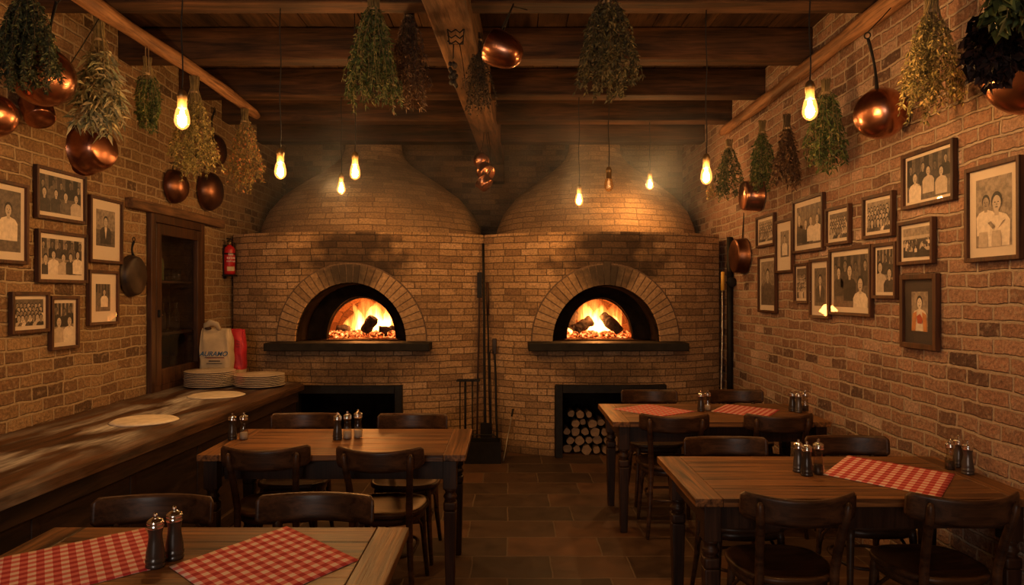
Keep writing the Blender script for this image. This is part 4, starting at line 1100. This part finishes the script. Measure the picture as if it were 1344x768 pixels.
# ================================================================== COPPER PANS
def basis(axis, up):
    """matrix whose local +z is axis (towards the pan's base) and local +x is the handle side"""
    z = Vector(axis).normalized(); x = Vector(up); x = (x - z * x.dot(z)).normalized(); y = z.cross(x)
    return Matrix((x, y, z)).transposed().to_4x4()
def pan(name, lb, c, axis, up, R_, depth, kind, handle, mats=(None, None), grp='copper pans', hl=.3, hook=None):
    T = thing(name, lb, 'pan', c, group=grp); M = basis(axis, up)
    cu = mats[0] or M_copper
    t_ = .004
    if kind == 'taper':
        out = [(R_ + .012, -depth / 2), (R_ + .012, -depth / 2 + .008), (R_, -depth / 2 + .010), (R_ * .95, 0), (R_ * .80, depth / 2 - .03), (R_ * .70, depth / 2 - .008), (R_ * .62, depth / 2), (.001, depth / 2 - .002)]
        inn = [(R_ - t_, -depth / 2), (R_ * .92 - t_, 0), (R_ * .76, depth / 2 - .03), (R_ * .6, depth / 2 - .008), (.001, depth / 2 - .008)]
    elif kind == 'flat':      # straight wall, flat base
        out = [(R_ + .004, -depth / 2), (R_ + .004, -depth / 2 + .006), (R_, -depth / 2 + .007), (R_ * .97, depth / 2 - .025), (R_ * .93, depth / 2 - .008), (R_ * .85, depth / 2), (.001, depth / 2)]
        inn = [(R_ - t_, -depth / 2), (R_ * .96 - t_, depth / 2 - .025), (R_ * .83, depth / 2 - t_), (.001, depth / 2 - t_)]
    else:                   # round bottomed
        out = [(R_ * .96, -depth / 2), (R_ * .97, -depth / 2 + .006)] + [(R_ * math.cos(a) ** .75 if math.cos(a) > 0 else .001, -depth / 2 + depth * (.12 + .88 * math.sin(a))) for a in [PI / 2 * i / 10 for i in range(10)]] + [(.001, depth / 2)]
        inn = [(max(.001, r_ - t_), z - t_ * .7) for r_, z in out]
    m = MB(); m.lathe(out, 40, M, 0, caps=False); m.lathe(inn, 40, M, 1, caps=False)
    m.lathe([(out[0][0], out[0][1]), (inn[0][0], out[0][1] - .0005)], 40, M, 0, caps=False)
    m.build('bowl', [cu, M_tin], T)
    if handle == 'long':
        m = MB(); r0 = R_ * .9; k = []
        for i in range(9):
            t = i / 8; k.append(M @ Vector((r0 + hl * t, 0, -depth / 2 + .02 - .10 * hl / .3 * math.sin(PI * t) * .35)))
        m.tube(k, [.014, .011, .009, .008, .008, .008, .009, .010, .010], 8, squash=.5)
        ring = [M @ Vector((r0 + hl + .016 + .016 * math.cos(a), .016 * math.sin(a), -depth / 2 + .02)) for a in [2 * PI * i / 14 for i in range(15)]]
        m.tube(ring, .004, 6); m.build('handle', M_iron, T)
        for s in (-1, 1): pass
    elif handle == 'loop':
        m = MB(); pts = [M @ Vector((R_ * .93 + hl * .55 * math.sin(a) ** .6 if math.sin(a) > 0 else R_ * .93, hl * .28 * math.cos(a), -depth / 2 + .03)) for a in [PI * i / 12 for i in range(13)]]
        m.tube(pts, .0045, 7); m.build('handle', M_iron, T)
        m = MB(); m.tube([M @ Vector((R_ * .93 + hl * .5, 0, -depth / 2 + .03)), M @ Vector((R_ * .93 + hl * .5, 0, -depth / 2 - .02))], .004, 6); m.build('nail', M_iron, T)
    elif handle == 'strap':
        m = MB(); m.tube([M @ Vector((R_ * .93, -.02, -depth / 2 + .02)), M @ Vector((R_ + hl, 0, -depth / 2 + .01)), M @ Vector((R_ * .93, .02, -depth / 2 + .02))], .004, 6); m.build('handle', M_iron, T)
    if hook is not None:
        h = Vector(hook) - Vector(c); e = M @ Vector((R_ * .9 + hl + .03, 0, -depth / 2 + .02)) if handle == 'long' else M @ Vector((R_ + hl, 0, 0))
        MB().tube([e, e.lerp(h, .5) + Vector((.004, 0, 0)), h], .003, 6).build('hook', M_iron, T)
    return T
UP = (0, 0, 1)
# left wall and left pole
pan('copper_pan', 'large round bellied copper pan hanging at the top left behind dark herbs', P(60, 103, 3.9), (.62, -.62, -.35), (0, .1, 1), .163, .18, 'round', 'long', hl=.26, hook=(PLX, 3.98, PLZ), grp='pans on the left')
pan('copper_pan', 'copper pan with a flat bottom peeking out below the large bellied one', P(50, 146, 4.2), (.45, -.35, -.8), (0, .1, 1), .085, .14, 'flat', 'strap', hl=.12, hook=(PLX, 4.2, PLZ), grp='pans on the left')
pan('copper_pan', 'bright copper pan cut by the left edge of the picture', P(-4, 152, 3.75), (.8, -.5, -.2), UP, .115, .14, 'round', 'long', hl=.22, hook=(PLX, 3.6, PLZ), grp='pans on the left')
def wallpan(side, px, py, R_, depth, kind, handle, lb, hl=.2, mats=(None, None), up=UP, tilt=0.0, nm='copper_pan'):
    X = (XL + depth / 2 + .012) if side == 'L' else (XR - depth / 2 - .012)
    Xe = X; d = Xe * F / (px - CX); z = EYE + (CY - py) * d / F
    return pan(nm, lb, (X, d, z), (1 if side == 'L' else -1, tilt, 0), up, R_, depth, kind, handle, mats, 'pans on the %s wall' % ('left' if side == 'L' else 'right'), hl)
wallpan('L', 124, 196, .16, .19, 'taper', 'loop', 'copper pan with shining round base hung below the pale long leaved herbs', .12, tilt=-.25)
wallpan('L', 235, 245, .145, .13, 'round', 'loop', 'dark copper pan hung above the cupboard lintel, left of two', .13, (M_copperd, None))
wallpan('L', 280, 251, .185, .15, 'round', 'loop', 'dark copper pan hung above the end of the cupboard lintel, right of two', .10, (M_copperd, None))
wallpan('L', 287, 198, .16, .12, 'round', 'long', 'copper pan half hidden behind yellow green herbs', .24)
wallpan('L', 177, 362, .155, .055, 'flat', 'long', 'blackened iron frying pan hung left of the glazed cupboard', .12, (M_pot, None), nm='frying_pan')
# ceiling
pan('copper_pan', 'shiny copper saucepan hanging from the ceiling right of the main beam', P(664, 68, 4.12), (.86, -.22, -.46), (.22, .0, 1), .105, .20, 'round', 'strap', hl=.16, hook=(.02, 4.3, BZ), grp='pans at the ceiling')
# cluster of little pots under the main beam
cc = P(634, 222, 7.15)
for k, (dx, dz, r_, ax, lb) in enumerate(((-.012, .085, .075, (.2, -1, -.2), 'small copper pot at the top of the hanging trio'), (.035, -.035, .085, (.5, -.8, -.4), 'small copper pot in the middle of the hanging trio'), (.02, -.155, .08, (.7, -.3, -.7), 'small copper pot lowest in the hanging trio'))):
    pan('copper_pot', lb, cc + Vector((dx, -.045 * k, dz)), ax, UP, r_, .09, 'flat', 'strap', hl=.05, hook=(MBX(7.15) - .0 + .02 * k, 7.15, 3.205), grp='small copper pots under the main beam')
# right
pan('copper_pan', 'round copper saucepan hanging by its long curved handle from the right pole', P(1152, 150, 3.98), (-.66, -.70, -.25), (-.12, .0, 1), .142, .16, 'round', 'long', hl=.29, hook=(PRX, 3.98, PRZ), grp='pans on the right')
pan('copper_pan', 'large copper pan half hidden by dark purple leaves at the top right', P(1344, 94, 2.92), (-.80, -.5, -.2), (-.15, 0, 1), .178, .14, 'round', 'long', hl=.14, hook=(PRX, 2.85, PRZ), grp='pans on the right')
wallpan('R', 986, 257, .135, .15, 'flat', 'strap', 'copper pan hung on the right wall below the green herbs', .14)
wallpan('R', 970, 336, .165, .11, 'flat', 'strap', 'dark copper pan hung on the right wall beside the right oven', .24, (M_copperd, None))

# ================================================================== HERBS
LG = {
 'green': [(0, (.020, .035, .008)), (.5, (.06, .095, .022)), (.85, (.14, .17, .04)), (1, (.30, .26, .08))],
 'dark': [(0, (.010, .016, .006)), (.6, (.035, .05, .018)), (1, (.10, .11, .04))],
 'sage': [(0, (.10, .12, .07)), (.5, (.30, .30, .18)), (1, (.62, .52, .30))],
 'gold': [(0, (.08, .07, .015)), (.4, (.32, .26, .07)), (.8, (.55, .43, .14)), (1, (.75, .50, .18))],
 'goldred': [(0, (.12, .09, .02)), (.4, (.42, .32, .09)), (.75, (.62, .36, .11)), (1, (.80, .24, .08))],
 'brown': [(0, (.04, .018, .010)), (.6, (.11, .05, .022)), (1, (.22, .12, .05))],
 'black': [(0, (.008, .006, .004)), (.7, (.03, .02, .012)), (1, (.10, .065, .03))],
 'purple': [(0, (.008, .003, .003)), (.7, (.022, .007, .007)), (1, (.05, .017, .014))],
 'olive': [(0, (.03, .028, .010)), (.6, (.09, .08, .026)), (1, (.22, .16, .06))],
}
LM = {k: island_mat('leaf_' + k, v, .7) for k, v in LG.items()}
M_stem = plain('dry_stem', (.26, .19, .08), .85, noise=.3)
M_stemd = plain('dark_stem', (.09, .06, .03), .85, noise=.3)
def herb(px, yt, yb, wpx, d, hangz, kind, leaf, nl, lb, seed, hangx=None, ns=42, neck=.2, p=1.4, aspect=.42, s0=.28, grp=None, stem=None, round_=0.0):
    rnd = random.Random(seed)
    if px > 930: d = min(d, 2.205 * F / (px - CX + wpx / 2 + 4))
    top = P(px, yt, d); bot = P(px, yb, d); L = top.z - bot.z; Rm = wpx * d / F / 2
    T = thing('herb_bundle', lb, 'herbs', top, group=grp or 'bunches of drying herbs')
    st = MB(); lf = MB()
    nk = .015 + .008 * (Rm / .15)
    nl = int(nl * 1.9); per = max(1, nl // ns)
    for k in range(ns):
        a = rnd.uniform(0, 2 * PI); q = math.sqrt(rnd.uniform(0.02, 1)); ex, ey = Rm * q * math.cos(a), Rm * q * math.sin(a) * .8
        Lk = L * (rnd.uniform(.78, 1.0) if q < .7 else rnd.uniform(.70, .92)); nx_, ny_ = nk * q * math.cos(a), nk * q * math.sin(a)
        a2 = rnd.uniform(0, 6)
        def pt(t):
            if t < neck: f = 0; g = t / neck; sx = 1 + (1 - g) * .5; return Vector((nx_ * sx, ny_ * sx, -Lk * t))
            f = ((t - neck) / (1 - neck)); f2 = f ** (1 / p)
            if round_: f2 = f2 * (1 - round_ * f ** 3)
            return Vector((nx_ + (ex - nx_) * f2 + .008 * math.sin(f * 7 + a2), ny_ + (ey - ny_) * f2 + .008 * math.cos(f * 6 + a2), -Lk * t))
        st.tube([pt(i / 7) for i in range(8)], [.0022 - .0012 * i / 7 for i in range(8)], 4)
        for i in range(per):
            t = s0 + (1 - s0) * rnd.random() ** .8; c = pt(t); az = rnd.uniform(0, 2 * PI)
            dr = Vector((math.cos(az), math.sin(az), rnd.uniform(-1.5, .25))).normalized(); ln = leaf * rnd.uniform(.7, 1.5); wd = ln * aspect * rnd.uniform(.8, 1.2)
            sd = dr.cross(Vector((rnd.uniform(-1, 1), rnd.uniform(-1, 1), rnd.uniform(-1, 1)))).normalized(); nn = dr.cross(sd)
            b0 = c; tip = c + dr * ln + Vector((0, 0, -ln * .25)); md = c + dr * ln * .5
            vs = lf._new([b0, md + sd * wd / 2 + nn * wd * .15, tip, md - sd * wd / 2 + nn * wd * .15])
            lf.face([vs[0], vs[1], vs[2]], None, 0); lf.face([vs[0], vs[2], vs[3]], None, 0)
    st.build('stems', stem or (M_stemd if kind in ('dark', 'black', 'purple', 'brown', 'olive') else M_stem), T)
    lf.build('leaves', LM[kind], T)
    tw = MB(); zt = -L * neck * .85
    for k in range(4):
        tw.tube([Vector((nk * 1.12 * math.cos(q), nk * 1.12 * math.sin(q), zt + .0035 * k - .006)) for q in [2 * PI * i / 14 for i in range(15)]], .0022, 5)
    hx = (hangx if hangx is not None else top.x) - top.x; hz = hangz - top.z
    tw.tube([(nk * .9, 0, zt), (nk * .5, 0, zt * .3), (hx + .01, 0, hz)], .0018, 5); tw.tube([(-nk * .9, 0, zt), (-nk * .5, 0, zt * .3), (hx - .01, 0, hz)], .0018, 5)
    tw.build('twine', M_twine, T)
    return T
H = herb
H(36, -14, 122, 92, 3.55, PLZ, 'dark', .018, 3400, 'large dark green herb bunch in the top left corner', 1, PLX, 70, .12, 1.8, .5, .1)
H(130, 14, 182, 66, 4.28, PLZ, 'sage', .062, 620, 'pale bunch with long narrow dried leaves on the left pole', 2, PLX, 60, .27, 1.2, .2, .42)
H(193, 75, 176, 38, 4.69, PLZ, 'green', .018, 1300, 'small round green herb bunch right of the pale long leaved one', 3, PLX, 30, .26, 2.4, .5, .32, round_=.35)
H(255, 100, 240, 70, 5.38, PLZ, 'gold', .020, 1700, 'yellow green bushy herb bunch below the left pole lamp', 4, PLX, 50, .18, 1.1, .5, .3)
H(321, 143, 254, 54, 6.35, PLZ, 'goldred', .022, 1300, 'yellow herb bunch with orange tips at the end of the left pole', 5, PLX, 50, .18, 1.2, .45, .2)
H(491, -6, 150, 84, 4.1, BZ + .05, 'green', .024, 2200, 'green herb bunch hanging from the ceiling left of the main beam', 6, None, 60, .14, 1.5, .35, .12)
H(537, -10, 150, 66, 4.46, BZ + .05, 'brown', .024, 1200, 'dark brown herb bunch touching the green one at the ceiling', 7, None, 50, .24, 1.2, .4, .25)
H(628, 44, 152, 52, 4.85, 3.35, 'black', .015, 1100, 'black dried bunch hanging against the main beam', 8, MBX(4.85) + .13, 60, .10, 1.0, .5, .12)
H(797, -8, 132, 98, 4.1, BZ + .05, 'olive', .024, 2200, 'wide dark olive herb bunch hanging from the ceiling in the centre', 9, None, 64, .10, 2.0, .4, .12)
H(957, 183, 264, 44, 6.95, PRZ, 'green', .024, 700, 'light green herb bunch at the tip of the right pole', 10, PRX, 34, .15, 1.5, .45, .15)
H(1000, 158, 252, 38, 6.05, PRZ, 'green', .024, 900, 'green herb bunch above the copper pan on the right wall', 11, PRX, 34, .2, 1.3, .45, .2)
H(1033, 150, 250, 44, 5.55, PRZ, 'brown', .028, 800, 'brown leaved herb bunch between two green ones on the right pole', 12, PRX, 36, .22, 1.3, .45, .22)
H(1084, 104, 226, 60, 4.9, PRZ, 'green', .026, 1300, 'green herb bunch behind the large lit bulb on the right', 13, PRX, 46, .18, 1.6, .4, .18)
H(1223, -14, 160, 84, 3.62, PRZ, 'gold', .018, 1900, 'golden brown bushy herb bunch left of the purple leaves', 14, PRX, 60, .2, 1.4, .45, .24)
H(1302, 8, 108, 70, 2.68, PRZ, 'purple', .034, 800, 'dark purple leafy bunch in front of the large copper pan', 15, PRX, 40, .12, 2.2, .75, .12)
H(1332, -40, 34, 66, 2.36, PRZ, 'green', .042, 240, 'fresh green large leaved bunch in the top right corner', 16, PRX, 26, .1, 2.0, .7, .1)
H(934, 236, 262, 14, 7.0, PRZ, 'goldred', .02, 120, 'tiny dried flower bunch left of the herbs at the right pole tip', 17, PRX, 10, .2, 1.2, .5, .3)

# iron ornament hanging under the main beam
T = thing('wire_ornament', 'black wire ornament with a dried sprig hanging under the main beam', 'ornament', P(598, 50, 4.35))
T.scale = (1.25, 1.25, 1.25)
m = MB()
z0 = (3.2 - T.location.z) / 1.25
m.tube([(0, 0, z0), (0, 0, .09)], .003, 6)
m.tube([(-.045, 0, .09), (.045, 0, .09), (.035, 0, -.03), (-.03, 0, -.03), (-.045, 0, .09)], .004, 6)
for k in range(4):
    zz = .07 - k * .028; m.tube([(-.04, 0, zz), (-.02, -.004, zz - .015), (.0, 0, zz), (.02, .004, zz - .015), (.038, 0, zz)], .0035, 6)
m.tube([(-.01, 0, -.03), (-.012, 0, -.10)], .003, 6); m.tube([(.02, 0, -.03), (.035, 0, -.12), (.05, .0, -.24)], .002, 5)
m.build('wire', M_iron, T)
m = MB(); rnd = random.Random(3)
for k in range(26): m.ell((-.012 + rnd.uniform(-.016, .016), rnd.uniform(-.012, .012), -.12 - .11 * rnd.random()), (.010, .008, .013), 6, 4)
m.build('sprig', LM['black'], T)

# ================================================================== TOOLS BETWEEN THE OVENS
def rod(name, lb, p0, p1, r0, mat, parts, cat='oven tool', grp='oven tools between the ovens'):
    p0, p1 = Vector(p0), Vector(p1); T = thing(name, lb, cat, p0, group=grp); v = p1 - p0
    MB().tube([v * (i / 6) + Vector((.002 * math.sin(i * 2), 0, 0)) for i in range(7)], r0, 8).build('shaft', mat, T)
    for nm, fn, mt in parts:
        m = MB(); fn(m, v); m.build(nm, mt, T)
    return T
GX = -.262
rod('oven_peel', 'tall black peel leaning in the gap between the ovens', (-.235, 7.14, .02), (-.262, 7.30, 2.1), .013, M_iron, [('blade', lambda m, v: m.box((0, 0, .14), (.10, .012, .28), bev=.004), M_iron)])
rod('oven_peel', 'wooden handled dark peel leaning left of the tallest one', (-.325, 7.20, .02), (-.295, 7.27, 1.80), .010, M_leg, [('blade', lambda m, v: m.box((v.x * .93, v.y * .93 - .01, v.z * .93), (.05, .012, .26), bev=.004), M_iron)])
rod('oven_rake', 'long thin black rake leaning between the ovens', (-.185, 7.20, .02), (-.222, 7.27, 1.7), .008, M_iron, [('grip', lambda m, v: m.tube([v * .8, v], .014, 8), M_leg)])
rod('oven_brush', 'short handled brush leaning at the left edge of the right oven', (-.115, 7.08, .02), (-.145, 7.19, 1.12), .011, M_iron, [('brush_head', lambda m, v: m.box(v + Vector((0, -.01, -.06)), (.045, .04, .16), bev=.01), M_pot)])
rod('oven_hook', 'thin black hook pole leaning just left of the short brush', (-.165, 7.0, .02), (-.19, 7.12, 1.0), .006, M_iron, [('hook_end', lambda m, v: m.tube([v, v + Vector((.01, 0, .03)), v + Vector((.03, -.01, .03)), v + Vector((.035, -.01, 0))], .005, 6), M_iron)])
T = thing('fire_tool_stand', 'black iron stand with a square top rail left of the peels', 'stand', (-.43, 7.06, 0))
m = MB()
for sx in (-.0,): m.tube([(sx, 0, .02), (sx, 0, .735)], .011, 8)
for y in (-.05, .05): m.box((.03, y, .735), (.23, .014, .014))
for x in (-.08, -.02, .04, .09, .138): m.box((x, 0, .735), (.012, .11, .012))
m.build('rail', M_iron, T); MB().box((.0, 0, .012), (.14, .14, .024), bev=.004).build('base', M_iron, T)
for x in (-.05, .07): MB().tube([(x, -.03, .73), (x, -.03, .3), (x + .004, -.03, .05)], .006, 6).build('poker', M_iron, T)
T = thing('ash_box', 'low black ash box on the floor between the ovens', 'box', (-.245, 6.79, 0))
m = MB(); bw, bd, bh = .34, .22, .20
for s in (-1, 1): m.box((s * (bw / 2 - .006), 0, bh / 2), (.012, bd, bh)); m.box((0, s * (bd / 2 - .006), bh / 2), (bw - .024, .012, bh))
m.box((0, 0, .006), (bw - .024, bd - .024, .012)); m.build('tray', M_iron, T)
MB().tube([(-bw / 2, 0, bh - .01), (-.1, 0, bh + .05), (.1, 0, bh + .05), (bw / 2, 0, bh - .01)], .006, 6).build('handle', M_iron, T)
rod('fire_poker', 'thin poker leaning away to the right against the right oven', (-.055, 6.72, .01), (.04, 7.0, .46), .006, M_steel, [('grip', lambda m, v: m.tube([v * .85, v], .010, 8), M_iron)])
# pipe and long handled tool in the right corner
T = thing('drain_pipe', 'dark vertical pipe with a valve in the corner right of the right oven', 'pipe', (2.195, 7.12, 0))
m = MB(); m.tube([(0, 0, 0), (0, 0, 2.15)], .03, 14); m.build('pipe', M_iron, T)
m = MB(); m.tube([(-.04, -.03, 1.70), (-.01, -.09, 1.70)], .014, 8); m.ell((-.01, -.10, 1.70), (.05, .014, .05)); m.box((-.03, -.05, 1.78), (.03, .03, .05)); m.build('valve', M_iron, T)
rod('oven_scraper', 'long steel scraper with a yellow grip leaning in the right corner', (1.985, 6.72, .01), (2.09, 7.0, 1.80), .008, M_steel, [('grip', lambda m, v: m.tube([v * .9, v], .018, 10), M_yellow), ('blade', lambda m, v: m.box((0, 0, .03), (.1, .01, .06)), M_steel)], grp='oven tools in the right corner')

# ================================================================== SMOKE UNDER THE CEILING BY THE FLUES
def smoke_mat():
    m = bpy.data.materials.new('thin_smoke'); m.use_nodes = True; nt = m.node_tree
    for n in list(nt.nodes): nt.nodes.remove(n)
    out = nt.nodes.new('ShaderNodeOutputMaterial'); v = N(nt, 'ShaderNodeVolumeScatter'); v.inputs['Color'].default_value = (.80, .88, 1, 1); v.inputs['Anisotropy'].default_value = .45
    tc = N(nt, 'ShaderNodeTexCoord'); n1 = N(nt, 'ShaderNodeTexNoise', i_Scale=1.7, i_Detail=3.0, i_Distortion=.8); nt.links.new(tc.outputs['Object'], n1.inputs[0])
    r = N(nt, 'ShaderNodeMapRange', i_1=.42, i_2=.75); nt.links.new(n1.outputs[0], r.inputs[0])
    sep = N(nt, 'ShaderNodeSeparateXYZ'); nt.links.new(tc.outputs['Object'], sep.inputs[0])
    def fall(s_, c, h):
        a = math_(nt, 'DIVIDE', math_(nt, 'SUBTRACT', s_, c), h); return math_(nt, 'SUBTRACT', 1.0, math_(nt, 'MULTIPLY', a, a), True)
    f = math_(nt, 'MULTIPLY', fall(sep.outputs[2], 0, .6), fall(sep.outputs[1], 0, 1.3))
    nt.links.new(math_(nt, 'MULTIPLY', math_(nt, 'MULTIPLY', math_(nt, 'ADD', r.outputs[0], .12), f), .22), v.inputs['Density'])
    nt.links.new(v.outputs[0], out.inputs['Volume']); return m
sm = MB().box((0, 0, 0), (4.9, 2.6, 1.2)).build('smoke', smoke_mat(), loc=(-.32, 6.7, 2.68))
tag(sm, 'thin bluish smoke drifting above the two oven domes', 'smoke'); sm['kind'] = 'stuff'
